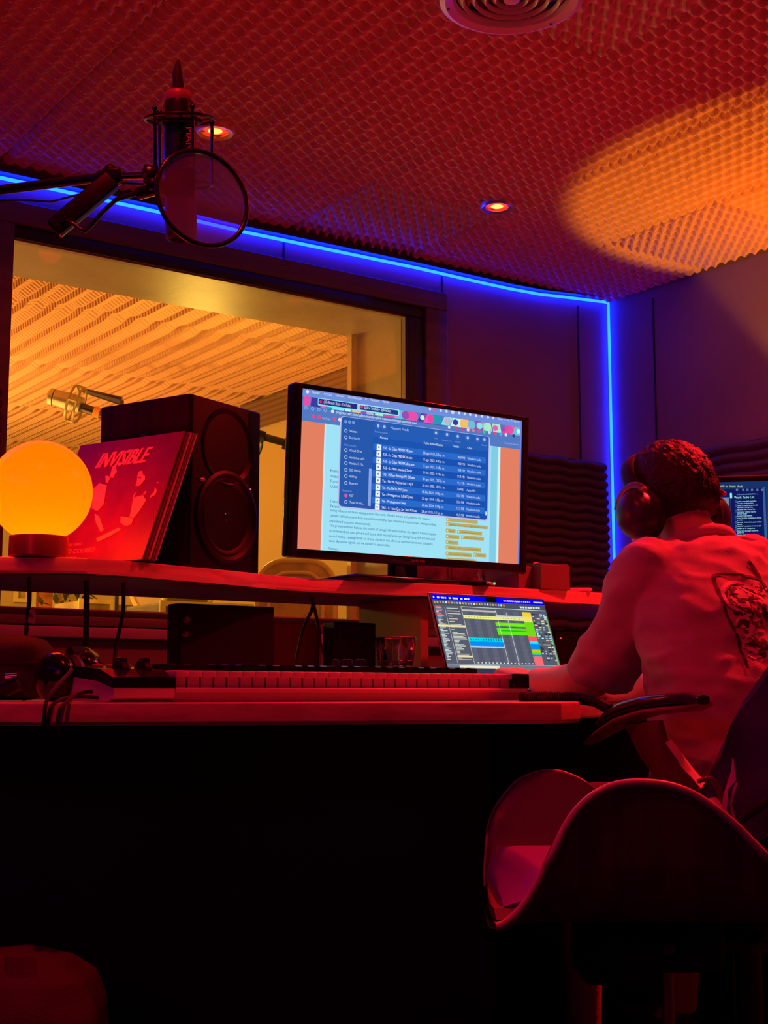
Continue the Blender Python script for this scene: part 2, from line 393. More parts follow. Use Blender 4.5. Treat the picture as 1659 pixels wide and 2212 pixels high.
e = empty('boom_stand', V((P(640, 980, d).x, P(640, 980, d).y, 0)), 'grey boom stand with a curled cable, seen between loudspeaker and monitor', 'microphone stand')
b = MB(); b.tube([P(520, 930, d), P(557, 940, d), P(618, 957, d)], [.012, .016, .016], 8); b.build('boom_arm', M_METAL, e, True)
b = MB(); b.tube([P(556, 940, d), P(572, 945, d)], .024, 10); b.build('clamp', M_BLACK, e, True); b = MB(); b.tube([P(614, 955, d), P(632, 962, d)], .03, 10); b.build('clamp', M_BLACK, e, True)
b = MB(); b.tube([P(560, 948, d), P(566, 960, d), P(562, 975, d), P(556, 985, d), P(552, 1000, d)], .006, 6); b.build('cable', M_RUB, e, True)
q = P(628, 960, d); b = MB(); b.tube([q, (q.x, q.y, .05)], .014, 8); b.build('pole', M_METAL, e, True)
b = MB(); b.lathe([(.16, 0), (.16, .03), (.02, .05)], (q.x, q.y, 0)); b.build('base', M_METAL, e, True)
# case with rounded corners standing behind the glass
d = 5.0
e = empty('instrument_case', V((P(640, 1250, d).x, P(640, 1250, d).y, 0)), 'yellow-lit case with rounded corners and a raised rim, under the big monitor', 'case')
M_CASE = mat('case_fabric', (.6, .45, .13), .5, var=.3, vscale=14); M_RIM = mat('case_rim', (.9, .72, .25), .3)
bx = P(640, 1300, d)
def rrect_path(c, X, Z, w, h, r, n=6):
    pts = []
    for cx, cy, s_ in ((w/2-r, h/2-r, 0), (-w/2+r, h/2-r, 1), (-w/2+r, -h/2+r, 2), (w/2-r, -h/2+r, 3)):
        for k in range(n+1):
            q = (s_+k/n)*math.pi/2; pts.append(c+X*(cx+r*math.cos(q))+Z*(cy+r*math.sin(q)))
    return pts
TL_ = P(556, 1205, d); TR_ = P(724, 1228, d); Xc = (TR_-TL_); Xc.z = 0; wc = Xc.length; Xc.normalize(); Zc = V((0, 0, 1)); hc = TL_.z-.03
cc = (TL_+TR_)/2; cc.z = hc/2+.02
pth = rrect_path(cc, Xc, Zc, wc, hc, .10)
Yc = Xc.cross(Zc)
b = MB(); b.prism(pth, -Yc*.22); b.build('case_body', M_CASE, e)
b = MB(); b.tube(pth+[pth[0]], .010, 8)
b.tube([p+Yc*.01 for p in rrect_path(cc, Xc, Zc, wc-.09, hc-.09, .07)]+[rrect_path(cc, Xc, Zc, wc-.09, hc-.09, .07)[0]+Yc*.01], .007, 8); b.build('rim', M_RIM, e, True)
# drums, frames and boxes seen in the strip below the shelf
def drum(u, v, d, r, lab):
    c = P(u, v, d); e = empty('drum', V((c.x, c.y, 0)), lab, 'drum')
    b = MB(); b.lathe([(r, -.14), (r, .14)], c, (1, .3, 0), 40, 0, True); b.build('drum_shell', mat('drum_wood', (.4, .25, .08), .4), e, True)
    b = MB(); a_, s1, s2 = frame_from(V((1, .3, 0)))
    for h in (-.14, .14): b = MB(); b.tube([c+a_*h+(s1*math.cos(q)+s2*math.sin(q))*(r+.008) for q in [k*math.pi/20 for k in range(41)]], .012, 6); b.build('hoop', M_RIM, e, True)
    b = MB()
    for s_ in (-1, 1): b.tube([c+V((0, 0, -r)), V((c.x+s_*.2, c.y, .01))], .012, 6)
    b.build('stand', M_METAL, e, True)
drum(372, 1268, 6.2, .115, 'round drum with bright hoops, right end of the strip under the shelf')
def framed(u0, v0, u1, v1, yw, col, lab):
    a = PL(u0, v0, 1, yw); c = PL(u1, v1, 1, yw); e = empty('picture_frame', V((a.x, yw, c.z)), lab, 'picture')
    b = MB(); t = .025; x0, x1, z0, z1 = a.x, c.x, c.z, a.z
    b.wbox(x0, x1, yw-.03, yw, z1-t, z1); b.wbox(x0, x1, yw-.03, yw, z0, z0+t); b.wbox(x0, x0+t, yw-.03, yw, z0+t, z1-t); b.wbox(x1-t, x1, yw-.03, yw, z0+t, z1-t)
    b.build('frame', M_RIM, e); b = MB(); b.wbox(x0+t, x1-t, yw-.012, yw-.002, z0+t, z1-t); b.build('picture', mat(lab[:12], col, .6, var=.7, vscale=9), e)
framed(30, 1250, 60, 1302, 8.795, (.45, .35, .12), 'small pale framed picture, leftmost on the far live room wall')
framed(68, 1262, 118, 1345, 8.795, (.7, .2, .05), 'framed reddish picture on the far live room wall')
framed(190, 1262, 240, 1306, 8.795, (.35, .26, .1), 'wide framed picture on the far wall, right of the dark plant')
c = P(158, 1300, 7.5)
e = empty('potted_plant', V((c.x, c.y, 0)), 'dark leafy plant seen in the strip under the shelf', 'plant')
b = MB()
for k in range(70):
    a = V((random.gauss(0, .09), random.gauss(0, .09), random.uniform(-.05, .16))); dr = V((random.gauss(0, 1), random.gauss(0, 1), random.gauss(.3, .6))).normalized()
    _, s1, s2 = frame_from(dr); q = c+a; b.add([q, q+dr*.05+s1*.018, q+dr*.1, q+dr*.05-s1*.018], [(0, 1, 2, 3)])
b.build('leaves', mat('dark_leaf', (.06, .06, .02), .6), e)
b = MB(); b.tube([(c.x, c.y, .3), c], .02, 8); b.build('stem', M_METAL, e, True)
b = MB(); b.lathe([(.12, 0), (.16, .3), (.15, .3), (.14, .27)], (c.x, c.y, 0)); b.build('pot', mat('clay', (.4, .2, .1)), e, True)
# live room amplifier blocks (upper rims visible)
for u, v, d_, ww, lab in ((275, 1300, 6.8, .5, 'tall dark equipment case with a pale edge, middle of the strip under the shelf'), (480, 1306, 5.6, .55, 'long pale-topped equipment case behind the black rack')):
    c = P(u, v, d_); e = empty('equipment_case', V((c.x, c.y, 0)), lab, 'case', rz=0)
    b = MB(); b.wbox(c.x-ww/2, c.x+ww/2, c.y, c.y+.35, 0, c.z, 0, .01); b.build('box_body', mat('case_olive', (.32, .24, .08), .6, var=.3), e)
    b = MB()
    for x in (c.x-ww/2, c.x-ww/6, c.x+ww/6, c.x+ww/2): b.wbox(x-.012, x+.012, c.y-.01, c.y, 0, c.z+.006)
    b.wbox(c.x-ww/2, c.x+ww/2, c.y-.008, c.y, c.z-.016, c.z+.006); b.build('edge_strips', M_RIM, e)

# ================================================================== CEILING FITTINGS
c = V((1.871, 2.169, 2.318))
e = empty('ceiling_vent', c, 'round ceiling air diffuser with concentric rings', 'air vent')
M_VENT = mat('vent_metal', (.62, .5, .58), .4)
b = MB(); b.lathe([(.150, .012), (.163, .006), (.163, 0), (.150, -.006), (.132, .0), (.128, .012)], c, n=56, cap=False); b.build('outer_ring', M_VENT, e, True)
for r in (.108, .082, .057, .034):
    b = MB(); b.lathe([(r+.015, .02), (r+.016, .013), (r+.002, -.006), (r, -.004), (r-.002, .004), (r+.010, .02)], c, n=48, cap=False); b.build('cone_ring', M_VENT, e, True)
b = MB(); b.lathe([(.02, .012), (.018, -.004), (.001, -.006)], c, n=24); b.build('centre_cap', M_VENT, e, True)
b = MB(); b.lathe([(.15, .03), (.15, .034)], c, n=40); b.build('duct_back', M_BLACK, e)
for k in range(3):
    q = k*2.094-1.9; b = MB(); b.ell(c+V((math.cos(q)*.147, math.sin(q)*.147, -.004)), (.005, .005, .003), n=6); b.build('screw', M_METAL, e, True)
def downlight(x, y, lab, core, ring, grp=None):
    c = V((x, y, 2.333)); e = empty('downlight', c, lab, 'ceiling light', grp)
    b = MB(); b.lathe([(.036, .01), (.037, -.004), (.050, -.008), (.055, 0), (.054, .02)], c, n=40, cap=False); b.build('trim_ring', ring, e, True)
    b = MB(); b.lathe([(.0001, -.004), (.012, -.0035), (.020, -.001), (.021, .004)], c, n=32); b.build('lens', core, e, True)
    b = MB(); b.lathe([(.0205, -.001), (.030, .001), (.036, .006)], c, n=32, cap=False); b.build('reflector', C2, e, True)
C1 = emit('downlight_core_amber', (1, .62, .12), 1.6, True); C2 = emit('downlight_core_red', (1, .02, .01), 4, True)
downlight(1.675, 3.22, 'glowing ceiling downlight behind the microphone, with a yellow ring', C1, mat('brass_ring', (.8, .6, .15), .4))
downlight(2.703, 3.22, 'glowing red ceiling downlight at the left edge of the amber light pool', C1, mat('steel_ring', (.5, .5, .6), .3, .8))
for (x, y), lab in zip((DOWN[0],) + tuple(DOWN[3:]), ('red ceiling downlight left of the hanging microphone, outside the picture', 'red ceiling downlight of the front row, leftmost, outside the picture', 'red ceiling downlight of the front row, middle one, outside the picture', 'red ceiling downlight of the front row, rightmost, above the seated person')):
    downlight(x, y, lab, C2, MATS['steel_ring'], 'ceiling downlights')

# ================================================================== BLUE LED STRIP
M_LED = emit('blue_led', (.0008, .0092, 1), 62)
pts = []
for u, v in ((-900, 208), (-160, 352), (0, 383.7), (357, 461), (516, 498.5), (700, 537), (900, 578.7), (1000, 601.6), (1099, 623.3), (1165, 635.5), (1230, 643), (1290, 650.5)):
    pts.append(PL(u, v, 1, YB-.014))
top = V((XR-.014, YB-.014, pts[-1].z+.004)); pts += [top+V((-.012, 0, 0)), top, V((XR-.014, YB-.014, top.z-.02)), V((XR-.014, YB-.014, 2.0)), V((XR-.014, YB-.014, 1.5)), V((XR-.014, YB-.014, .80))]
b = MB()
for i in range(len(pts)-1): b.tube([pts[i], pts[i+1]], .0055, 6)
led = tag(b.build('led_strip', M_LED), 'glowing blue light strip along the wall top and down the corner', 'light strip')

b = MB()  # opaque board added to keep the strip's blue off the ceiling foam
for i in range(11):
    p, q = pts[i], pts[i+1]; y1_ = YB-.001; b.add([V((p.x, y1_, p.z+.010)), V((q.x, y1_, q.z+.010)), V((q.x, YB-.040, q.z+.010)), V((p.x, YB-.040, p.z+.010)), V((p.x, y1_, p.z+.013)), V((q.x, y1_, q.z+.013)), V((q.x, YB-.040, q.z+.013)), V((p.x, YB-.040, p.z+.013))], [(0, 1, 2, 3), (4, 7, 6, 5), (0, 4, 5, 1), (1, 5, 6, 2), (2, 6, 7, 3), (3, 7, 4, 0)])
tag(b.build('led_light_block', mat('light_block_metal', (.08, .08, .09), .4, .5)), 'thin dark channel added above the blue light strip to block its upward light', 'channel')
b = MB(); zl = 2.30
b.tube([(-2.28, YB-.4, zl), (-2.28, -2.0, zl)], .0055, 6)
tag(b.build('led_strip', emit('blue_led_dim', (.0008, .0092, 1), 13)), 'blue light strip along the top of the left wall, outside the picture', 'light strip')
# ================================================================== DESK
ZD = .75
def front(pts): return [P(u, v, d_) for u, v, d_ in pts]
fe = [P(-420, 1517, 2.05), P(-150, 1517, 1.99), P(0, 1517, 1.98), P(300, 1517, 2.0), P(600, 1517, 2.04), P(900, 1517, 2.09), P(1150, 1517, 2.13), P(1212, 1517, 2.16)]
fe = [V((p.x, p.y, 0)) for p in fe]
inner = [V((1.56, 1.66, 0)), V((1.68, 1.80, 0)), V((1.78, 1.93, 0)), V((1.95, 2.00, 0)), V((2.15, 2.0, 0)), V((2.35, 1.88, 0)), V((2.5, 1.6, 0)), V((2.75, 1.5, 0)), V((3.3, 1.9, 0)), V((3.3, 2.95, 0)), V((.1, 2.95, 0))]
def slab(b, poly, z0, z1, bev=.006):
    n = len(poly); c = sum((p for p in poly), V())/n
    ins = [p+(c-p).normalized()*bev for p in poly]
    rs = [[V((p.x, p.y, z0)) for p in ins], [V((p.x, p.y, z0+bev)) for p in poly], [V((p.x, p.y, z1-bev)) for p in poly], [V((p.x, p.y, z1-bev*.3)) for p in [p+(c-p).normalized()*bev*.3 for p in poly]], [V((p.x, p.y, z1)) for p in ins]]
    return b.rings(rs)
e = empty('studio_desk', V((1.6, 2.4, 0)), 'long curved studio desk with thick red-lit wooden edge carrying keyboard and laptop', 'desk')
b = MB(); slab(b, fe+inner, ZD-.034, ZD); b.build('desktop', M_OAK, e, True, 25)
b = MB()
off = [p+V((.10, .30, 0)) for p in fe]
for i in range(len(off)-1):
    a, c = off[i], off[i+1]; b.prism([V((a.x, a.y, 0)), V((c.x, c.y, 0)), V((c.x, c.y, ZD-.035)), V((a.x, a.y, ZD-.035))], (.01, .016, 0))
b.build('modesty_panel', M_DARK, e)
for x, y in ((.3, 2.35), (1.62, 2.2), (3.1, 2.1)):
    b = MB(); b.wbox(x-.02, x+.02, y, y+.6, .0, ZD-.035); b.build('leg_panel', M_DARK, e)

# upper shelf
ZS0, ZS = .980, 1.012
ups = [(-420, 1240), (-150, 1237.5), (0, 1240), (100, 1240.5), (187, 1242.5), (280, 1248.5), (374, 1256.5), (450, 1262.5), (520, 1268.6), (595, 1276), (671, 1281), (770, 1285.5), (870, 1289), (923, 1290.5), (1110, 1299), (1312, 1309), (1420, 1313)]
sf = []
for u, v in ups:
    p = PL(u, v, 2, ZS0); sf.append(V((p.x, p.y, 0)))
sf[0] = sf[2]+V((-.75, .42, 0)); sf[1] = sf[2]+V((-.3, .17, 0))
e = empty('desk_shelf', V((1.6, 2.5, ZD)), 'curved raised shelf along the back of the desk holding lamp, speaker and monitor', 'shelf')
b = MB(); n = len(sf)
shp = sf+[V((2.9, 2.35, 0)), V((3.2, 2.4, 0)), V((3.2, 2.93, 0)), V((2.5, 2.80, 0)), V((1.9, 2.80, 0)), V((.2, 2.80, 0)), V((0, 2.95, 0))]
slab(b, shp, ZS0+.003, ZS, .004); b.build('shelf_board', M_OAK, e, True, 25)
b = MB(); slab(b, [p+(V((1.7, 2.65, 0))-p).normalized()*.012 for p in shp], ZS0, ZS0+.0035, .001); b.build('underside', M_DARK, e, label='thin black sheet in place of the shade under the shelf')  # shade below the shelf put into a black sheet
for u, v, d_ in ((916, 1360, 3.06),):
    p = P(u, v, d_); b = MB(); b.wbox(p.x-.010, p.x+.012, p.y-.0, p.y+.25, ZD, ZS0); b.build('upright', mat('brown_upright', (.30, .13, .09), .5), e)
b = MB(); b.wbox(3.05, 3.08, 2.45, 2.85, ZD, ZS0); b.build('upright', MATS['brown_upright'], e)
b = MB(); b.wbox(.1, 3.3, 2.90, 2.93, 0, ZD-.035); b.wbox(2.62, 3.3, 2.0, 2.02, 0, ZD-.035); b.wbox(1.72, 1.74, 2.2, 2.9, 0, ZD-.035); b.build('under_desk_block', M_DARK, bpy.data.objects['studio_desk'])  # panels added to hide the lit wall and stop blue leaking under the desk
b = MB(); b.wbox(.35, .38, 2.75, 2.79, ZD, ZS0); b.build('upright', MATS['brown_upright'], e)

# black rack units under the shelf
def rackbox(u0, u1, y, ztop, lab, knobs=True, name='rack_unit'):
    x0 = PL(u0, 1400, 1, y).x; x1 = PL(u1, 1400, 1, y).x; e = empty(name, V(((x0+x1)/2, y+.15, ZD)), lab, 'audio equipment')
    b = MB(); b.wbox(x0, x1, y, y+.05, ZD, ztop, 0, .003); b.build('case', M_BLACK, e)
    b = MB(); b.wbox(x0+.004, x1-.004, y-.004, y, ZD+.004, ztop-.004, 0, .002); b.build('front_panel', mat('rack_front', (.008, .008, .01), .5, spec=.2, bump=(300, .2)), e)
    if knobs:
        b = MB()
        for k, (fx, fz) in enumerate(((.07, .83), (.065, .68))): b.lathe([(.007, 0), (.006, .008), (.001, .009)], V((x0+(x1-x0)*fx, y-.004, ZD+(ztop-ZD)*fz)), (0, -1, 0), 16)
        b.build('knobs', mat('knob_dark', (.12, .09, .13), .4), e, True)
rackbox(383, 592, 2.50, .948, 'wide black rack unit under the shelf, left of the dangling cables')
rackbox(722, 812, 2.56, .925, 'narrow black box under the shelf behind the glass tumbler', False)
b = MB(); x0 = PL(592, 1400, 1, 2.66).x; x1 = PL(712, 1400, 1, 2.66).x-.03; b.wbox(x0, x1, 2.66, 2.72, ZD, .925, 0, .003)
tag(b.build('wooden_box', mat('dark_red_wood', (.20, .07, .06), .6)), 'dark reddish wooden box between the two black units under the shelf', 'box')
rackbox(1196, 1300, 2.62, .93, 'black box under the shelf right of the laptop, with a small red light', False)
p = PL(1211, 1379, 1, 2.61); b = MB(); b.ell(p, (.0025, .0025, .0025), n=6); o = b.build('indicator_light', emit('red_indicator', (1, .05, .05), 1.2), bpy.data.objects.get('rack_unit.002'), label='tiny red indicator')
def cable(name, pts, r, lab, cat='cable', m=M_RUB, grp=None):
    # smooth through points
    q = []
    for i in range(len(pts)-1):
        p0, p1, p2, p3 = pts[max(i-1, 0)], pts[i], pts[i+1], pts[min(i+2, len(pts)-1)]
        for k in range(6):
            t = k/6; q.append(.5*((2*p1)+(p2-p0)*t+(2*p0-5*p1+4*p2-p3)*t*t+(3*p1-p0-3*p2+p3)*t**3))
    q.append(pts[-1]); b = MB(); b.tube(q, r, 8)
    return tag(b.build(name, m, smooth=True), lab, cat, grp)
cable('hanging_cable', [P(63, 1243, 2.52), P(63, 1300, 2.52), P(56, 1370, 2.5), P(54, 1440, 2.48), P(52, 1512, 2.45)], .0042, 'black cable hanging from the shelf, leftmost, with a paper tag')
cable('hanging_cable', [P(187, 1245, 2.6), P(187, 1330, 2.6), P(184, 1420, 2.58), P(183, 1511, 2.55)], .0058, 'thick straight black cable hanging from the shelf in front of the record sleeves')
cable('hanging_cable', [P(266, 1250, 2.66), P(266, 1320, 2.66), P(252, 1390, 2.62), P(246, 1450, 2.6), P(244, 1511, 2.58)], .0040, 'thin slanting black cable hanging from the shelf, third from the left')
cable('hanging_cable', [P(676, 1292, 3.0), P(674, 1316, 3.0), P(655, 1360, 2.98), P(640, 1430, 2.95), P(636, 1509, 2.9)], .004, 'black cable looping down left between the black units')
cable('hanging_cable', [P(673, 1290, 3.0), P(680, 1318, 3.0), P(690, 1370, 2.98), P(690, 1430, 2.95), P(688, 1509, 2.9)], .004, 'black cable looping down right between the black units')
b = MB(); pg = [P(64, 1318, 2.5), P(72, 1310, 2.5), P(79, 1330, 2.5), P(74, 1347, 2.5), P(60, 1344, 2.5)]; b.prism(pg, (.0, .001, 0)); put_text(b, 'R', P(63, 1335, 2.498), RV, UV, .008, .009, 1)
tag(b.build('paper_tag', [mat('tag_paper', (.6, .45, .35), .7), M_BLACK]), 'small paper tag tied to the leftmost hanging cable', 'tag')

# ================================================================== LAMP
gc = P(88, 1062, 2.52); gr = .0955
e = empty('globe_lamp', V((gc.x, gc.y, ZS)), 'round orange glass globe lamp glowing at the left end of the shelf', 'lamp')
m = bpy.data.materials.new('orange_glass_globe'); m.use_nodes = True; nt = m.node_tree; nt.nodes.clear(); MATS['globe'] = m
em = nt.nodes.new('ShaderNodeEmission'); em.inputs[0].default_value = (1, .008, 0, 1); em.inputs[1].default_value = 9.5
tl = nt.nodes.new('ShaderNodeBsdfTranslucent'); tl.inputs[0].default_value = (.3, .6, .0, 1)
gl = nt.nodes.new('ShaderNodeBsdfGlossy'); gl.inputs['Roughness'].default_value = .3; gl.inputs[0].default_value = (.03, .03, .03, 1)
a1_ = nt.nodes.new('ShaderNodeAddShader'); a2_ = nt.nodes.new('ShaderNodeAddShader'); oo = nt.nodes.new('ShaderNodeOutputMaterial')
nt.links.new(em.outputs[0], a1_.inputs[0]); nt.links.new(tl.outputs[0], a1_.inputs[1]); nt.links.new(a1_.outputs[0], a2_.inputs[0]); nt.links.new(gl.outputs[0], a2_.inputs[1]); nt.links.new(a2_.outputs[0], oo.inputs[0])
b = MB(); b.lathe([(gr*math.cos(t), gr*math.sin(t)) for t in [math.radians(a) for a in range(-66, 90, 4)]]+[(.0005, gr)], gc, n=64, cap=False); b.build('glass_globe', m, e, True, 80)
b = MB(); b.ell(gc+V((.0, 0, -.034)), (.020, .020, .022), n=10); b.build('light_bulb', emit('bulb', (.5, 1, .0), 4.8), e, True)
b = MB(); b.lathe([(.052, ZS-gc.z+.0005), (.055, ZS-gc.z+.004), (.054, -gr*.90), (.047, -gr*.89)], gc, n=40); b.build('lamp_base', mat('lamp_base_red', (.30, .08, .08), .25, .4), e, True)

# ================================================================== SPEAKER
sa = P(405, 1100, 2.70); sa.z = ZS
fx = (RV*math.sin(math.radians(33))+FH*math.cos(math.radians(33))).normalized()   # along the front face
fn = (RV*math.cos(math.radians(33))-FH*math.sin(math.radians(33))).normalized()   # out of the front face
WS, DS, HS = .228, .25, P(405, 841, 2.70).z-ZS
ctr = sa+fx*WS/2-fn*DS/2+V((0, 0, HS/2))
e = empty('studio_speaker', V((ctr.x, ctr.y, ZS)), 'black two-way studio loudspeaker standing on the shelf beside the records', 'loudspeaker')
M_VENEER = wood('black_ash_veneer', (.008, .005, .006), (.022, .009, .010), (30, 30, 3), .6, 0); M_VENEER.node_tree.nodes['Principled BSDF'].inputs['Specular IOR Level'].default_value = .2
b = MB(); b.box(ctr, (WS, DS, HS), (fx, fn, V((0, 0, 1))), 0, .004); b.build('cabinet', M_VENEER, e, True)
zf = V((0, 0, 1)); fc = sa+fx*WS/2+fn*.0
b = MB(); b.box(fc+zf*(HS/2)+fn*.0, (WS-.004, .012, HS-.004), (fx, fn, zf), 0, .005); b.build('front_baffle', mat('baffle_black', (.007, .006, .009), .5, spec=.2, bump=(300, .15)), e, True)
def driver(nm, h, prof_ring, prof_cone, cap):
    c = fc+zf*h+fn*.006
    b = MB(); b.lathe(prof_ring, c, fn, 48, cap=False); o = b.build(nm, M_BLACK, e, True)
    b = MB(); b.lathe(prof_cone, c, fn, 48, cap=False); b.build('cone', mat('cone_dark', (.014, .012, .018), .4), o, True)
    b = MB(); b.ell(c+fn*cap[1], (cap[0],)*3, n=12); b.build('dust_cap', M_GLOSS, o, True)
driver('woofer', .115, [(.097, 0), (.097, .006), (.090, .008), (.084, .004), (.080, .001)], [(.082, .003), (.078, .007), (.073, .002), (.05, -.012), (.02, -.022), (.001, -.023)], (.02, -.018))
driver('tweeter', HS-.095, [(.082, 0), (.080, .004), (.07, .0), (.05, -.010)], [(.052, -.009), (.03, -.016), (.014, -.02), (.001, -.021)], (.0125, -.019))
b = MB(); b.ell(fc+zf*(HS-.175)+fx*(.075)+fn*.008, (.0017,)*3, n=6); b.build('power_light', emit('pink_led', (1, .15, .25), 1.5), e, True)
b = MB(); b.ell(fc+zf*(HS-.175)-fx*.077+fn*.007, (.010, .002, .005), (fx, fn, zf), n=8); b.build('badge', mat('badge_grey', (.3, .26, .2), .4, .5), e, True)

# ================================================================== RECORD SLEEVES leaning on the loudspeaker
sd = -fn  # along the side face, away from the front
on = -fx  # outward from the side face
Lr = .290; lean = math.radians(23)
upv = (zf*math.cos(lean)-on*math.sin(lean)).normalized(); nrm = (on*math.cos(lean)+zf*math.sin(lean)).normalized()
base0 = sa+on*(Lr*math.sin(lean)+.010)+fn*.022+zf*.004
th = .0038
cols = [(.20, .012, .022), (.16, .04, .05), (.5, .3, .28), (.08, .04, .05), (.3, .12, .12), (.5, .35, .3)]
nrec = 7
for k in range(nrec):
    o0 = base0+on*(-k*th*1.35/math.cos(lean)+.028)+fn*(.004*((k*37) % 3))
    lab = ['front record sleeve, red, with big slanted title and line drawings of musicians', 'dark record sleeve directly behind the red front one, only its edge showing', 'pale-edged record sleeve, third from the front of the leaning stack', 'nearly black record sleeve, fourth and middle one of the leaning stack', 'brown record sleeve, fifth from the front of the leaning stack', 'light-edged record sleeve, last but one before the loudspeaker', 'rearmost record sleeve of the stack, touching the loudspeaker'][k]
    e = empty('record_sleeve', V((o0.x, o0.y, ZS)), lab, 'record sleeve', None if k == 0 else 'record sleeves stacked behind the front one')
    b = MB(); cpt = o0+sd*(Lr/2)+upv*(Lr/2)-nrm*(th/2)
    b.box(cpt, (Lr, Lr-.002*k % .006, th*.92), (sd, upv, nrm), 0, .0008)
    b.build('sleeve', mat('sleeve_%s' % 'abcdefg'[k], cols[k % 6], .35 if k == 0 else .6, var=.15, vscale=20), e)
    if k == 0:
        # print on the cover; x runs left->right as read (from far end to the front corner)
        X = -sd; Y = upv; org = o0+sd*Lr+nrm*.0006
        def cv(x, y): return org+X*(x*Lr)+Y*(y*Lr)
        b = MB(); M1, M2 = mat('cover_print_light', (1, .45, .45), .5), mat('cover_print_shade', (.16, .01, .02), .5)
        for dx in (0, .004, .008, .012): put_text(b, 'INVISIBLE', cv(.24+dx, .775+dx*.3)+nrm*dx*.01, X, Y, .47*Lr, .125*Lr, 0, .28)
        put_text(b, 'EN VIVO', cv(.25, .145), X, Y, .13*Lr, .022*Lr, 0, .15)
        put_text(b, 'TEATRO COLISEO', cv(.11, .085), X, Y, .42*Lr, .035*Lr, 0, .15)
        put_text(b, '1975', cv(.25, .03), X, Y, .12*Lr, .028*Lr, 0, .15)
        b.build('cover_lettering', [M1, M2], e); b = MB()
        def pxl(pts, mi, L=1):
            q = [PP(140+x/5.925, 920+y/5.925, org, nrm)+nrm*.0002*L for x, y in pts]; b.add(q, [tuple(range(len(q)))], mi)
        # two generic players, as pale shapes on the red cover
        pxl([(612, 520), (640, 500), (655, 530), (668, 590), (640, 620), (625, 665), (575, 662), (590, 600)], 0)
        pxl([(520, 640), (560, 640), (580, 670), (545, 735), (525, 720)], 0)
        pxl([(440, 735), (540, 760), (520, 860), (500, 1000), (420, 1090), (350, 1060), (350, 820)], 0)
        pxl([(380, 1120), (440, 1160), (500, 1330), (460, 1360), (400, 1240)], 0)
        pxl([(950, 585), (990, 572), (1000, 620), (1028, 640), (1025, 690), (960, 765), (905, 770), (925, 700), (930, 640)], 0)
        pxl([(945, 655), (985, 665), (975, 675), (940, 668)], 1, 2); pxl([(925, 725), (955, 735), (940, 742)], 1, 2)
        pxl([(1155, 775), (1180, 830), (1160, 880), (1085, 925), (1100, 890), (1145, 840)], 0); pxl([(1175, 715), (1205, 720), (1190, 738)], 0)
        pxl([(880, 920), (1000, 885), (1040, 950), (1000, 1020), (940, 1110), (880, 1180), (830, 1170), (850, 1060)], 0)
        pxl([(715, 1160), (830, 1175), (880, 1190), (850, 1260), (780, 1285), (710, 1240)], 0)
        pxl([(900, 850), (912, 860), (880, 920), (866, 915)], 0); pxl([(1035, 830), (1050, 845), (1015, 885), (1000, 870)], 0)
        pxl([(400, 1440), (700, 1300), (715, 1330), (560, 1420), (420, 1485)], 0)
        b.build('cover_print', [M1, M2], e)

# ================================================================== MONITOR
def screen_frame(yaw, tilt):
    X = V((math.cos(yaw), math.sin(yaw), 0)); n_ = V((-math.sin(yaw), math.cos(yaw), 0))
    Z = V((0, 0, 1))*math.cos(tilt)+n_*math.sin(tilt); return X, Z
X, Z = screen_frame(-.008, -.05); mc = V((1.800, 2.442, 1.246)); N = X.cross(Z)
if N.dot(CAM-mc) < 0: N = -N
e = empty('monitor', V((mc.x, mc.y+.05, ZS)), 'wide black desktop monitor with blue file window over a web page', 'monitor')
b = MB(); b.box(mc-N*.016-Z*.004, (.664, .378, .030), (X, Z, N), 0, .006); b.build('housing', M_GLOSS, e, True)
b = MB(); bw = .0205
for s_ in (-1, 1): b.box(mc+X*s_*(.3105+.0105)+Z*(-.004)+N*.0005, (.021, .378, .005), (X, Z, N), 0, .0015)
b.box(mc+Z*(.174+.0055)+N*.0005, (.62, .011, .005), (X, Z, N), 0, .0015); b.box(mc-Z*(.174+.0095)+N*.0005, (.62, .019, .005), (X, Z, N), 0, .0015)
put_text(b, 'SAMSUNG', mc-X*.012-Z*.186+N*.0036, X, Z, .040, .0062, 1); b.build('bezel', [M_GLOSS, mat('logo_grey', (.5, .45, .5), .3, .5)], e, True)
b = MB(); b.box(V((mc.x+.0, mc.y+.055, 1.075)), (.07, .03, .12), None, 0, .006); b.build('stand_neck', M_GLOSS, e, True)
b = MB(); b.box(V((mc.x-.02, mc.y+.10, ZS+.007)), (.30, .20, .013), None, 0, .006); b.build('stand_base', M_GLOSS, e, True)
s = Screen(mc, X, Z, .621, .348, 1.0, lambda x, y: (610+x/3.0164, 800+y/3.0164)); s.N = N
H = lambda c, *a, **k: s.rect(*a, c, **k)
s.lrect(-.3105, -.174, .3105, .174, (228, 128, 98), 0)
s.lrect(-.3105, .1036, .3105, .174, (84, 122, 196), 1)
s.lrect(-.3105, .158, .3105, .174, (112, 142, 220), 1.3)
PG = (160, 226, 246)
a0, _ = s.loc(262, 750); a1, _ = s.loc(1412, 900)
s.lrect(a0, -.174, a1, .1036, PG, 1); s.lrect(a1-.006, -.174, a1, .1036, (200, 245, 255), 1.5); s.lrect(a0, -.174, a0+.004, .1036, (190, 235, 255), 1.5)
s.lrect(a1-.028, -.174, a1-.008, .1036, (130, 205, 230), 1.2)
s.lrect(.3055, -.174, .3105, .174, (110, 130, 225), 1.6)
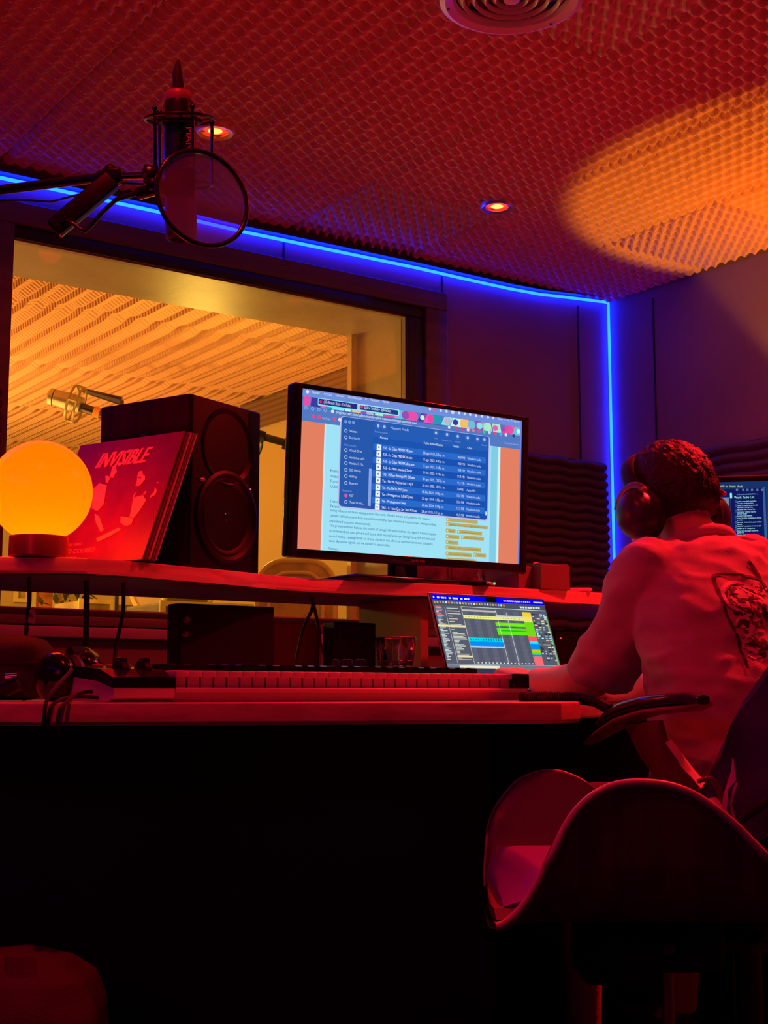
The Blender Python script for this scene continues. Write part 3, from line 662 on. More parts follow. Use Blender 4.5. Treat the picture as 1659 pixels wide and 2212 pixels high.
# themed tab strip: coloured cartoon-like shapes
cols_ = [(232, 80, 170), (60, 60, 160), (240, 90, 180), (30, 160, 180), (130, 230, 240), (200, 245, 240), (245, 190, 110), (150, 80, 180), (190, 180, 205), (170, 235, 200), (235, 70, 160), (110, 190, 225)]
a = -.3075; k = 0; random.seed(3)
while a < .303:
    wd = random.uniform(.012, .034); c = cols_[k % len(cols_)]; sl = random.uniform(-.012, .012)
    z0, z1 = .1375, .1575
    s.mb.add([s.W(a, z0, 2), s.W(min(a+wd, .305), z0, 2), s.W(min(a+wd+sl, .305), z1, 2), s.W(max(a+sl, -.3095), z1, 2)], [(0, 1, 2, 3)], s.mi(c)); a += wd+random.uniform(0, .003); k += 1
for k in range(16):
    a = -.06+k*.024; r_ = random.uniform(.006, .012); s.mb.add([s.W(a+r_*math.cos(q), .1475+min(.0098, max(-.0098, .9*r_*math.sin(q))), 2.5) for q in [j*math.pi/7 for j in range(14)]], [tuple(range(14))], s.mi(cols_[(k*5+2) % 12]))
s.rr(230, 178, 494, 266, (130, 232, 240), 3, .003); s.rr(234, 184, 486, 256, (38, 46, 130), 3.4, .003); s.rr(498, 218, 760, 300, (150, 235, 245), 3, .003); s.rr(502, 226, 752, 292, (30, 62, 140), 3.4, .003)
s.disc(248, 205, .0035, (230, 40, 90), 3.8); s.text(268, 215, 442, 20, '(47) Beauty Shot - YouTube', (235, 220, 250), 4)
s.disc(515, 238, .0035, (230, 60, 110), 3.8); s.text(532, 250, 705, 20, 'Splice Sounds - Splice Sen', (225, 240, 255), 4)
for x, t, x1 in ((192, 'Finder', 244), (268, 'Archivo', 322), (345, 'Edición', 400), (424, 'Visualización', 515), (540, 'Ir', 550), (572, 'Ventana', 628), (650, 'Ayuda', 695)):
    s.text(x, 150+(x-192)*.128, x1, 17, t, (225, 230, 255), 3)
s.disc(162, 140, .004, (235, 235, 255), 3)
for k, x in enumerate((960, 990, 1030, 1068, 1108, 1150, 1187, 1222, 1260, 1298, 1338, 1372)): s.disc(x, 252+(x-960)*.14, .0035 if k != 4 else .005, (240, 90, 130) if k == 1 else (205, 220, 250), 3)
s.text(1402, 322, 1545, 15, 'Dom 12 oct. 7:14p. m.', (215, 220, 255), 3)
for x in (152, 195, 236, 277): s.disc(x, 245+(x-152)*.13, .004, (150, 180, 235), 3); s.disc(x, 245+(x-152)*.13, .0026, (84, 122, 196), 3.3)
s.rr(302, 258, 1090, 290+75, (60, 92, 165), 2.0, .006)
s.disc(325, 268, .004, (220, 230, 255), 3); s.text(348, 280, 876, 19, 'plugintorrent.com/splice-sounds-splice-sessions-senegal-sessions-wav/', (235, 240, 255), 3.2)
for x, c in ((202, (240, 70, 120)), (238, (240, 70, 120)), (337, (240, 70, 120)), (372, (240, 220, 230))): s.disc(x, 300+(x-202)*.13, .0042, c, 3)
s.text(256, 318, 310, 15, 'YouTube', (190, 205, 245), 3)
for k, x in enumerate((1085, 1135, 1173, 1208, 1243, 1278, 1314, 1348, 1385, 1420, 1455, 1505)):
    s.disc(x, 372+(x-1085)*.13, .0042 if k else .0036, [(220, 230, 255), (235, 60, 110), (235, 60, 110), (250, 200, 220), (240, 120, 120), (235, 70, 120), (60, 200, 150), (200, 215, 245), (235, 70, 120), (90, 170, 250), (210, 225, 250), (50, 70, 120)][k], 3)
s.text(1445, 478, 1540, 13, 'Todos los favoritos', (160, 185, 235), 3)
# page text
INK = (24, 84, 150)
for y, t, x1 in ((662, 'Publis', 366), (697, 'Websit', 364), (730, 'Forma', 364), (762, 'Quality', 366), (860, 'Descri', 366), (892, 'Extensi', 372)): s.text(312, y, x1, 18, t, INK, 2)
for x, y, x1, t in ((310, 918, 968, 'lasting influence on music making around the world. We will elevate and celebrate the creators,'), (308, 952, 1000, 'cultures and instruments from around the world that have influenced modern music, while providing'), (306, 988, 575, 'unparalleled access to unique sounds.'),
                 (306, 1018, 1000, "This premiere edition features the sounds of Senegal. We ventured into the region's creative impulse"), (305, 1052, 992, 'to understand the past, present and future of its musical landscape. Senegal has a rich and textured'), (303, 1086, 982, 'musical history. Leaning heavily on drums, the music was a form of communication over a distance,'), (303, 1118, 700, 'much like smoke signals, and we wanted to capture that.'), (300, 1168, 370, 'Content :')):
    s.text(x, y, x1, 17, t, INK, 2)
for x0, y0, x1, t in ((1066, 960, 1272, ''), (1066, 990, 1337, 'Splice Sessions, Splice Sounds'), (1064, 1030, 1128, 'Senegal'), (1138, 1038, 1300, 'WAV-Samples'), (1064, 1068, 1152, 'Percussion'), (1164, 1074, 1312, 'African Drums'), (1063, 1105, 1146, 'Splice'), (1063, 1140, 1294, 'Splice Sounds Sessions'), (1063, 1180, 1234, 'Sample Packs'), (1244, 1188, 1326, 'Torrent'), (1064, 1218, 1260, '')):
    s.rr(x0, y0, x1, y0+27+(x1-x0)*.068, (190, 172, 96), 2, .002); s.disc(x0+9, y0+13, .0022, (220, 235, 190), 2.4)
    if t: s.text(x0+22, y0+20, x1-12, 9, t, (120, 105, 50), 2.6)
# file window
s.rr(376, 296, 1340, 985, (190, 190, 235), 2.6, .009)
a0, b0 = s.loc(384, 300); a1, b1 = s.loc(1332, 975)
def lrr(a0, b0, a1, b1, c, L, r=.008):
    pts = []
    for cx, cy, st_ in ((a1-r, b0-r, 0), (a0+r, b0-r, 1), (a0+r, b1+r, 2), (a1-r, b1+r, 3)):
        for k in range(5):
            q = (st_+k/4)*math.pi/2; pts.append(s.W(cx+r*math.cos(q), cy+r*math.sin(q), L))
    s.mb.add(pts, [tuple(range(20))], s.mi(c))
lrr(a0, b0, a1, b1, (28, 84, 178), 3.4)
sx, _ = s.loc(585, 500)
lrr(a0, b0, sx, b1, (40, 88, 172), 3.6); lrr(sx, b0, a1, b0-.036, (36, 92, 182), 3.7, .005)
rows = 10; ry0 = b0-.051; rh = (ry0-(b1+.004))/9.6
hl = [(42, 106, 204), (26, 80, 176)]
names = [('YAS - La Culpa PREMIX M2.wav', '20 ago 2025, 2:56p. m.', '40,8 MB', 'Waveform audio'), ('YAS - La Culpa PREMIX ok.wav', '12 ago 2025, 4:42p. m.', '40,8 MB', 'Waveform audio'), ('YAS - La Culpa PREMIX alma.wav', '12 ago 2025, 5:18p. m.', '40,8 MB', 'Waveform audio'), ('YAS - La Niña (marian) 2.wav', '23 feb 2025, 9:19p. m.', '57,8 MB', 'Waveform audio'), ('YAS - Mi Peor Enemigo M1 OK.wav', '28 ago 2025, 12:53p. m.', '41,1 MB', 'Waveform audio'), ('Yas - No Me Va (marian) 1.mp3', '28 ene 2025, 10:22a. m.', '7,4 MB', 'Audio MP3'), ('Yas - No Me Va (MV1).wav', '10 feb 2025, 7:03p. m.', '50,8 MB', 'Waveform audio'), ('Yas - Protegernos 1 (INST).wav', '23 ago 2024, 1:53p. m.', '58,8 MB', 'Waveform audio'), ('Yas - Protegernos 1.wav', '23 ago 2024, 1:50p. m.', '57,2 MB', 'Waveform audio'), ('YAS - Si Tiene Que Ser Sera M1.wav', '28 jul 2025, 1:11p. m.', '40,7 MB', 'Waveform audio')]
WHT = (240, 246, 255)
ax_n = s.loc(655, 490)[0]; ax_i = s.loc(613, 470)[0]; ax_d = s.loc(915, 530)[0]; ax_s = s.loc(1140, 560)[0]; ax_k = s.loc(1203, 560)[0]
wn = s.loc(846, 500)[0]-ax_n; wd_ = s.loc(1056, 530)[0]-ax_d; ws_ = s.loc(1188, 560)[0]-ax_s; wk = s.loc(1292, 560)[0]-ax_k
for r_, (n1, n2, n3, n4) in enumerate(names):
    zt = ry0-r_*rh; lrr(sx+.002, zt, a1-.008, max(zt-rh+.0006, b1+.001), hl[r_ % 2], 3.9, .002)
    zb = zt-rh*.68
    s.lrect(ax_i, max(zt-rh*.93, b1), ax_i+.0125, zt-rh*.06, (238, 246, 255), 4.3); s.lrect(ax_i+.004, zt-rh*.6, ax_i+.008, zt-rh*.35, (120, 130, 150), 4.6)
    put_text(s.mb, n1, s.W(ax_n, zb, 4.6), X, Z, wn*len(n1)/28, rh*.42, s.mi(WHT))
    put_text(s.mb, n2, s.W(ax_d, zb, 4.6), X, Z, wd_*len(n2)/22, rh*.38, s.mi((215, 228, 252)))
    put_text(s.mb, n3, s.W(ax_s, zb, 4.6), X, Z, ws_*len(n3)/7, rh*.38, s.mi((205, 220, 250)))
    put_text(s.mb, n4, s.W(ax_k, zb, 4.6), X, Z, wk*len(n4)/14, rh*.38, s.mi((205, 220, 250)))
s.text(634, 444, 684, 15, 'Nombre', WHT, 4.6); s.text(920, 480, 1044, 15, 'Fecha de modificación', WHT, 4.6); s.text(1106, 500, 1148, 15, 'Tamaño', WHT, 4.6); s.text(1202, 512, 1234, 15, 'Clase', WHT, 4.6)
s.text(703, 382, 820, 17, 'Maqueta Prods', (180, 200, 240), 4.6); s.text(600, 404, 684, 12, 'Pertenecientes', (130, 165, 225), 4.6)
for x, y in ((622, 362), (662, 368), (998, 408), (1070, 418), (1140, 430), (1205, 440), (1268, 448), (1314, 452)): s.disc(x, y, .0085, (50, 98, 186), 4.4); s.disc(x, y, .0035, (170, 195, 240), 4.8)
for x, x1, y, t in ((985, 1010, 446, 'Grupo'), (1035, 1100, 458, 'Visualización'), (1122, 1158, 468, 'Acción'), (1296, 1330, 490, 'Buscar')): s.text(x, y, x1, 9, t, (130, 165, 225), 4.8)
for x in (410, 435, 460): s.disc(x, 335+(x-410)*.12, .004, (110, 150, 220), 4.4)
for y, t, x1 in ((402, 'Vídeos', 485), (445, 'Escritorio', 503), (528, 'iCloud Drive', 518), (574, 'marianbarca10', 532), (612, "Mariano's Ma...", 532), (657, 'SSD Marian', 508), (697, 'AirDrop', 482), (742, 'Basurero', 488), (824, 'FAST', 460), (866, 'Todas las etiq...', 528)):
    s.text(x1-6.6*len(t) if 0 else 434, y, x1, 16, t, (205, 220, 250), 4.6); s.disc(411, y-8, .0042, (245, 80, 150) if t == 'FAST' else (170, 195, 240), 4.4)
    if t != 'FAST': s.disc(411, y-8, .0026, (40, 88, 172), 4.8)
s.text(400, 490, 478, 12, 'Ubicaciones', (120, 160, 225), 4.6); s.text(390, 788, 450, 12, 'Etiquetas', (120, 160, 225), 4.6)
s.rect(562, 640, 573, 885, (140, 165, 225), 4.2); s.rect(1320, 920, 1329, 946, (200, 220, 250), 4.8)
s.build(e)

# ================================================================== LAPTOP
X, Z = screen_frame(.039, .339); lw, lh = .345, .222
c0 = V((1.969, 2.363, .905)); top_ = c0+Z*.0825; lc = top_-Z*(lh/2); N = X.cross(Z)
if N.dot(CAM-lc) < 0: N = -N
hinge = lc-Z*(lh/2+.006); Yb = V((-math.sin(.039), math.cos(.039), 0))
e = empty('laptop', V((hinge.x, hinge.y, ZD)), 'open silver laptop showing a multitrack music session, on the desk', 'laptop')
M_ALU = mat('silver_aluminium', (.45, .45, .48), .35, .9)
b = MB(); b.box(lc-N*.004, (.3557, lh+.012, .005), (X, Z, N), 0, .002); b.build('lid', M_ALU, e, True)
b = MB(); b.box(lc-N*.0010, (.352, lh+.008, .0014), (X, Z, N), 0, .0006); b.build('screen_border', M_GLOSS, e, True)
b = MB(); b.box(V((hinge.x, hinge.y, ZD+.009))-Yb*.122, (.3557, .246, .015), (X, Yb, V((0, 0, 1))), 0, .004); b.build('base', M_ALU, e, True)
for r_ in range(5):
    b = MB()
    for c_ in range(13): b.box(V((hinge.x, hinge.y, ZD+.0172))-Yb*(.035+.019*r_)+X*(-.13+.0217*c_), (.018, .016, .0014), (X, Yb, V((0, 0, 1))))
    b.build('key_row', M_BLACK, e)
b = MB(); b.box(V((hinge.x, hinge.y, ZD+.0168))-Yb*.185, (.15, .095, .0008), (X, Yb, V((0, 0, 1)))); b.build('trackpad', mat('trackpad_grey', (.4, .4, .43), .3, .5), e)
s = Screen(lc, X, Z, lw, lh, 1.0, lambda x, y: (820+x/3.19, 1200+y/3.19)); s.N = N
hw, hh = lw/2, lh/2
s.lrect(-hw, -hh, hw, hh, (88, 92, 108), 0)
s.lrect(-hw, hh-.012, hw, hh, (0, 0, 250), 1); s.lrect(-.012, hh-.012, .02, hh, (12, 10, 14), 2)
s.lrect(-hw, hh-.025, hw, hh-.012, (76, 78, 100), 1)
def T(fr): return hh-fr*lh*.74   # 0..1 over the visible part
def A(fr): return -hw+fr*lw
# menu bar marks
for k in range(10): s.lrect(A(.012+.033*k), hh-.009, A(.012+.033*k+.012+.008*(k % 3)), hh-.005, (235, 235, 255), 2)
for k in range(14): s.mb.add([s.W(A(.63+.018*k)+.0022*math.cos(q), hh-.0065+.0022*math.sin(q), 2) for q in [j*math.pi/4 for j in range(8)]], [tuple(range(8))], s.mi([(250, 220, 200), (250, 130, 220), (225, 230, 255), (225, 240, 255)][k % 4]))
s.lrect(A(.90), hh-.008, A(.985), hh-.0045, (200, 210, 255), 2)
for k in range(26): s.lrect(A(.01+.024*k), hh-.0205, A(.01+.024*k+.014), hh-.016, [(220, 150, 60), (150, 210, 120), (230, 120, 130), (120, 200, 220), (235, 235, 240)][k % 5], 2)
for k in range(8): s.lrect(A(.76+.024*k), hh-.023, A(.76+.024*k+.018), hh-.0185, (225, 228, 235), 2)
s.lrect(A(.23), T(.165)+.001, A(.99), T(.165)-.0005, (190, 225, 210), 2.2)
# left lists
s.lrect(A(.09), T(1.0), A(.0935), T(.19), (200, 200, 205), 2); s.lrect(A(.23), T(1), A(.2335), T(.16), (205, 205, 205), 2)
random.seed(5)
for k in range(40):
    f_ = .17+.0195*k; cc_ = [(230, 110, 100), (235, 170, 90), (90, 160, 235), (225, 150, 150), (200, 230, 225), (225, 225, 225)][(k if k < 12 else 4+k % 2) % 6]
    s.lrect(A(.012), T(f_)-.0018, A(.03+random.random()*.045), T(f_), cc_, 2)
    if k > 18 or k % 2: s.lrect(A(.105), T(f_)-.0018, A(.13+random.random()*.09), T(f_), (200, 220, 205) if k % 3 else (235, 190, 170), 2)
s.lrect(A(0), T(.44)-.005, A(.23), T(.44), (236, 224, 170), 2.6); s.lrect(A(.10), T(.88)-.004, A(.23), T(.88), (230, 226, 180), 2.6)
# arrangement
for k in range(6): s.lrect(A(.235+.09*k), T(1), A(.235+.09*k+.045), T(.2), (100, 103, 122), 1.2)
for k in range(44): s.lrect(A(.235), T(.20+.018*k)-.0004, A(.83), T(.20+.018*k), (76, 78, 94), 1.5)
s.lrect(A(.235), T(.20)-.0045, A(.53), T(.20), (190, 185, 190), 2); s.lrect(A(.52), T(.265)-.004, A(.80), T(.265), (205, 205, 210), 2)
s.lrect(A(.235), T(.285)-.0085, A(.84), T(.285), (234, 240, 130), 2)
for k in range(22): s.lrect(A(.25+.025*k), T(.315), A(.258+.025*k), T(.306), (150, 150, 60), 2.4)
s.lrect(A(.50), T(.375)-.009, A(.84), T(.375), (104, 232, 20), 2); s.lrect(A(.50), T(.455)-.0165, A(.84), T(.455), (104, 232, 20), 2)
s.lrect(A(.53), T(.485)-.003, A(.80), T(.485), (10, 200, 10), 2.4); s.lrect(A(.53), T(.395)-.002, A(.80), T(.395), (130, 245, 20), 2.4)
s.lrect(A(.235), T(.615)-.009, A(.53), T(.615), (0, 222, 245), 2); s.lrect(A(.235), T(.66)-.015, A(.53), T(.66), (10, 140, 245), 2); s.lrect(A(.235), T(.735)-.0035, A(.53), T(.735), (240, 232, 210), 2)
for k in range(13): s.lrect(A(.245+.022*k), T(.65), A(.254+.022*k), T(.63), (0, 120, 160), 2.4)
s.lrect(A(.527), T(1), A(.531), T(.19), (215, 212, 205), 3); s.lrect(A(.618), T(1), A(.623), T(.23), (210, 212, 222), 3)
for f0, f1, c in ((.20, .27, (248, 210, 50)), (.27, .35, (236, 226, 110)), (.35, .565, (112, 220, 20)), (.565, .64, (245, 90, 96)), (.64, .68, (60, 222, 240)), (.68, .765, (0, 140, 245)), (.765, .80, (240, 180, 20)), (.80, .84, (110, 225, 20)), (.84, .87, (0, 150, 220)), (.87, 1.0, (250, 110, 116))):
    s.lrect(A(.765), T(f1), A(.845), T(f0), c, 2.8)
for k in range(22):
    f_ = .22+.033*k
    for j in range(4):
        if random.random() < .8: s.lrect(A(.855+.035*j), T(f_)-.0035*random.uniform(.5, 1), A(.855+.035*j+random.uniform(.01, .03)), T(f_), [(235, 190, 160), (110, 190, 210), (215, 235, 240), (30, 44, 70), (245, 220, 150)][random.randrange(5)], 2.4)
s.lrect(A(.975), T(1), A(.99), T(.25), (120, 190, 130), 2.2)
for k in range(18): s.lrect(A(.26+.032*k), T(.985), A(.272+.032*k), T(.97), (230, 225, 220), 2.6)
s.lrect(A(0), T(1.0)-.0008, A(.99), T(1.0), (180, 215, 225), 3)
s.lrect(A(0), -hh, A(1), T(1.0)-.0008, (118, 122, 138), 2.5); s.lrect(A(.10), T(1.02)-.006, A(.44), T(1.02), (240, 236, 205), 3); s.lrect(A(.16), -hh, A(.44), T(1.06), (58, 54, 78), 3)
s.lrect(A(.40), -hh, A(.44), T(1.045), (210, 215, 190), 3.4); s.lrect(A(.18), T(1.18)-.006, A(.43), T(1.18), (90, 200, 225), 3.4)
s.build(e)

# ================================================================== RIGHT MONITOR (behind the head)
rm_d = 3.02; tl = P(1492, 1044, rm_d+.02); tr = P(1492+585, 1020, rm_d-.10)
X = (tr-tl); X.z = 0; X.normalize(); Z = V((0, 0, 1)); N = X.cross(Z)
if N.dot(CAM-tl) < 0: N = -N
rw, rh_ = .598, .336; rc = tl+X*rw/2-Z*rh_/2
e = empty('monitor', V((rc.x, rc.y+.1, ZD)), 'dark desktop monitor with a note-taking window, partly hidden behind the person', 'monitor')
b = MB(); b.box(rc-N*.016, (rw+.024, rh_+.030, .03), (X, Z, N), 0, .005); b.build('housing', M_BLACK, e, True)
b = MB(); b.box(rc-N*.05-Z*(rh_/2+.03), (.06, .1, .03), (X, Z, N), 0, .004); b.build('stand_neck', M_BLACK, e, True)
q = rc-N*.05; b = MB(); b.box(V((q.x, q.y, ZD+.008)), (.24, .18, .014), (X, V((-X.y, X.x, 0)), V((0, 0, 1))), 0, .005); b.tube([V((q.x, q.y, ZD)), V((q.x, q.y, rc.z-rh_/2))], .02, 10); b.build('stand_base', M_BLACK, e, True)
s = Screen(rc, X, Z, rw, rh_, 1.0, lambda x, y: (1500+x/8.195, 930+y/8.195)); s.N = N
s.lrect(-rw/2, -rh_/2, rw/2, rh_/2, (14, 22, 92), 0); s.lrect(-rw/2, rh_/2-.016, rw/2, rh_/2, (22, 50, 104), 1)
s.rect(640, 1200, 662, 2212, (45, 50, 110), 1.4); s.rect(1250, 1000, 1262, 2400, (60, 90, 150), 1.4); s.rect(400, 1190, 615, 1335, (105, 130, 165), 1.4); s.rect(1262, 1000, 3000, 3000, (14, 60, 110), 1.2)
YL = (225, 245, 170); CY = (185, 248, 250); GY = (110, 130, 170)
for x0, x1, t in ((222, 325, 'Archivo'), (355, 532, 'Visualización'), (558, 590, 'Ir'), (617, 732, 'Ventana'), (762, 852, 'Ayuda')): s.text(x0, 1005, x1, 32, t, YL, 2)
s.text(310, 1068, 530, 20, 'En iCloud - Notas', GY, 2); s.text(315, 1097, 412, 14, '54 notas', GY, 2)
for x in (755, 865, 940, 1020, 1115, 1200): s.rect(x-20, 1035, x+20, 1070, (95, 120, 160), 2)
s.text(302, 1172, 482, 34, 'Proyectos', CY, 2); s.rr(628, 1105, 668, 1205, (150, 240, 245), 2, .002)
s.text(755, 1143, 1135, 22, '12 de octubre de 2025, 7:09 p. m.', (130, 210, 220), 2); s.text(705, 1208, 1062, 42, 'Work Tasks List', CY, 2)
L_ = [(1268, 335, 'grabar voces de la parte dos'), (1304, 280, 'mandar referencias'), (1342, 355, 'revisar la mezcla nueva con sub'), (1374, 272, 'enviar carpeta'), (1412, 312, 'ajustar las baterías'), (1456, 328, 'comprar cables y púas'), (1486, 170, 'afinar bajo'), (1524, 262, 'pasar las pistas'), (1564, 425, 'armar la sesión completa con bandas'), (1598, 85, 'y voz'), (1638, 430, 'terminar el tema lento para mañana'), (1674, 80, 'listo'), (1706, 415, 'exportar la maqueta en wav y mp3'), (1746, 310, 'subir a la carpeta'), (1790, 368, 'llamar por el ensayo del jueves'), (1820, 110, 'guitarra'), (1862, 345, 'hacer copia de la sesión')]
for y, wd, t in L_: s.text(762, y, 762+wd, 24, t, CY, 2)
for y in (1268, 1338, 1412, 1450, 1520, 1560, 1634, 1702, 1742, 1786, 1858): s.disc(735, y-8, .0026, (70, 120, 170), 1.8); s.disc(735, y-8, .0016, (14, 22, 92), 2.2)
for y, x0, x1, t in ((1250, 405, 548, 'Work Tas'), (1285, 420, 580, '7:09 p.m. gra'), (1375, 445, 562, 'Letras'), (1410, 455, 585, 'ayer voz y'), (1502, 455, 565, 'Ideas'), (1540, 458, 592, 'lunes base'), (1632, 445, 525, 'Lista'), (1668, 440, 595, 'viernes mezcl'), (1762, 405, 565, 'Ensayos')): s.text(x0, y, x1, 25, t, CY, 2)
s.build(e)

# ================================================================== KEYBOARD CONTROLLER (49 keys)
KX0, KY, KP = .830, 1.895, .0235
e = empty('midi_keyboard', V((1.25, KY+.09, ZD)), 'white 49-key music keyboard with a black control section, on the desk edge', 'keyboard')
M_WHITE = mat('white_plastic', (.72, .66, .64), .35); M_KEY = mat('white_key', (.78, .70, .68), .25); M_BKEY = mat('black_key', (.010, .009, .010), .3, spec=.3)
z0 = ZD+.001
bx1 = KX0+.105; kx0 = bx1+.002; kx1 = kx0+29*KP; ex1 = kx1+.040
KD = .175
# lower body with side curve
def body_poly(x, y0, y1, zb, zt_f, zt_b): return [V((x, y0+.02, zb)), V((x, y1, zb)), V((x, y1, zt_b)), V((x, y0+.06, zt_b*.55+zt_f*.45)), V((x, y0, zt_f)), V((x, y0, zb+.006))]
b = MB(); b.prism(body_poly(KX0+.002, KY, KY+KD, z0, z0+.020, z0+.040), V((.101, 0, 0))); b.wbox(bx1, ex1, KY+.015, KY+KD, z0, z0+.012, 0, .003); b.wbox(bx1, ex1-.008, KY, KY+.020, z0+.014, z0+.0215, 0, .002)
b.wbox(bx1, ex1-.008, KY+.012, KY+.02, z0+.0, z0+.015); b.build('body', M_WHITE, e, True, 30)
b = MB(); b.prism([V((KX0, KY-.0, z0+.0205)), V((KX0, KY, z0+.0370)), V((KX0, KY+.05, z0+.050)), V((KX0, KY+KD, z0+.057)), V((KX0, KY+KD, z0+.041)), V((KX0, KY+.06, z0+.033))], V((.105, 0, 0)))
b.build('control_section', M_GLOSS, e, label='glossy black control section with pitch wheels')
for xx in (.040, .078):
    b = MB(); b.lathe([(.020, -.007), (.022, -.005), (.022, .005), (.020, .007)], V((KX0+xx, KY+.062, z0+.044)), (1, 0, 0), 28); b.wbox(KX0+xx-.0065, KX0+xx+.0065, KY+.05, KY+.066, z0+.060, z0+.068, 0, .002); b.build('pitch_wheel', M_BLACK, e, True)
b = MB()
for i in range(3): b.wbox(KX0+.02+.024*i, KX0+.036+.024*i, KY+.118, KY+.128, z0+.054, z0+.0585, 0, .001)
b.build('buttons', mat('lit_button', (.5, .4, .1), .4), e)
b = MB(); b.wbox(kx0, kx1, KY+.152, KY+KD+.005, z0+.01, z0+.050, 0, .003); b.wbox(kx0, kx1, KY+.020, KY+.15, z0+.012, z0+.036); b.build('rear_panel', M_BLACK, e, True)
b = MB(); b.wbox(kx1+.001, ex1, KY+.002, KY+KD, z0+.0205, z0+.049, 0, .004); b.build('end_cap', M_GLOSS, e, True)
b = MB(); zt = z0+.048; b.wbox(0, KP-.0010, 0, .145, zt-.010, zt, 0, .0018); b.wbox(.0008, KP-.0028, .0085, .014, zt-.0265, zt-.008)
mb0 = MB(); mb0.v = [v+V((kx0, KY+.004, 0)) for v in b.v]; mb0.f = b.f; mb0.m = b.m
wk0 = mb0.build('white_key', M_KEY, e, True, 30)
for k in range(1, 29):
    o = wk0.copy(); S.collection.objects.link(o); o.parent = e; o.location = (KP*k, 0, 0)
b = MB(); b.prism([V((0, .055, zt-.002)), V((0, .0565, zt+.0100)), V((0, .062, zt+.0118)), V((0, .148, zt+.012)), V((0, .148, zt-.002))], V((.0125, 0, 0)))
mb0 = MB(); mb0.v = [v+V((kx0+KP-.00625, KY+.004, 0)) for v in b.v]; mb0.f = b.f; mb0.m = b.m
bk0 = mb0.build('black_key', M_BKEY, e); fst = True
for k in range(28):
    if k % 7 in (2, 6): continue
    o = bk0 if fst else bk0.copy()
    if not fst: S.collection.objects.link(o); o.parent = e
    fst = False; o.location = (KP*k+(.0015 if k % 7 in (1, 5) else -.0015 if k % 7 in (0, 3) else 0), 0, 0)

# ================================================================== small things on the desk
# mixer with knobs behind the keyboard + tumbler on top
tb = P(855, 1441, 2.58)
e = empty('desktop_mixer', V((tb.x, tb.y, ZD)), 'low black desktop mixer with small knobs behind the keyboard', 'audio mixer')
b = MB(); b.wbox(tb.x-.20, tb.x+.10, tb.y-.06, tb.y+.12, ZD+.001, tb.z-.001, 0, .006); b.build('case', M_BLACK, e, True)
for u in (737, 757, 766, 786, 796):
    q = P(u, 1434, 2.52); b = MB(); b.lathe([(.0075, 0), (.007, .014), (.001, .015)], V((q.x, q.y+.02, tb.z-.001)), n=14); b.build('knob', mat('knob_cap', (.05, .03, .035), .3), e, True)
M_TG = glassy('tumbler_glass', (.86, .80, .84)); M_TG.node_tree.nodes['Fresnel'].inputs[0].default_value = 1.75
r0, h0 = .0385, .056
b = MB()
def oct_ring(r, h, r8=.0):
    n = 48; out = []
    for k in range(n):
        a = 2*math.pi*k/n; m8 = (a % (math.pi/4))-math.pi/8; rr_ = r*(1-r8+r8*math.cos(math.pi/8)/math.cos(m8)); out.append(tb+V((rr_*math.cos(a), rr_*math.sin(a), h)))
    return out
b.rings([oct_ring(.0005, 0), oct_ring(.031, 0), oct_ring(.034, .004, 1), oct_ring(.038, .035, 1), oct_ring(.0395, h0-.004, 0), oct_ring(.0395, h0), oct_ring(.0375, h0), oct_ring(.0355, .035), oct_ring(.031, .013), oct_ring(.0005, .011)], cap=False)
tag(b.build('glass_tumbler', M_TG, smooth=True, autos=25), 'empty thick-bottomed glass tumbler behind the keyboard', 'glass')
glass_o = bpy.data.objects['glass_tumbler']; W[glass_o] = Matrix()
mg = bpy.data.materials.new('glass_edge'); mg.use_nodes = True; nt = mg.node_tree; nt.nodes.clear(); t_ = nt.nodes.new('ShaderNodeBsdfTransparent'); g2 = nt.nodes.new('ShaderNodeBsdfGlossy'); g2.inputs['Roughness'].default_value = .25; x_m = nt.nodes.new('ShaderNodeMixShader'); x_m.inputs[0].default_value = .55; o_m = nt.nodes.new('ShaderNodeOutputMaterial')
nt.links.new(t_.outputs[0], x_m.inputs[1]); nt.links.new(g2.outputs[0], x_m.inputs[2]); nt.links.new(x_m.outputs[0], o_m.inputs[0])
b = MB()
for h_, r_ in ((h0, .0386), (.012, .033), (.001, .031)): b.tube([tb+V((r_*math.cos(k*math.pi/20), r_*math.sin(k*math.pi/20), h_)) for k in range(41)], .0010, 6)
for k in range(8): a = k*math.pi/4; b.tube([tb+V((.031*math.cos(a), .031*math.sin(a), .001)), tb+V((.036*math.cos(a), .036*math.sin(a), .012)), tb+V((.0388*math.cos(a), .0388*math.sin(a), .046))], .0011, 6)
b.build('rim_and_ridges', mg, glass_o, True)
b = MB(); b.lathe([(.001, .001), (.030, .001), (.033, .006), (.030, .011), (.001, .010)], tb, n=8); b.build('thick_base', mg, glass_o, True)
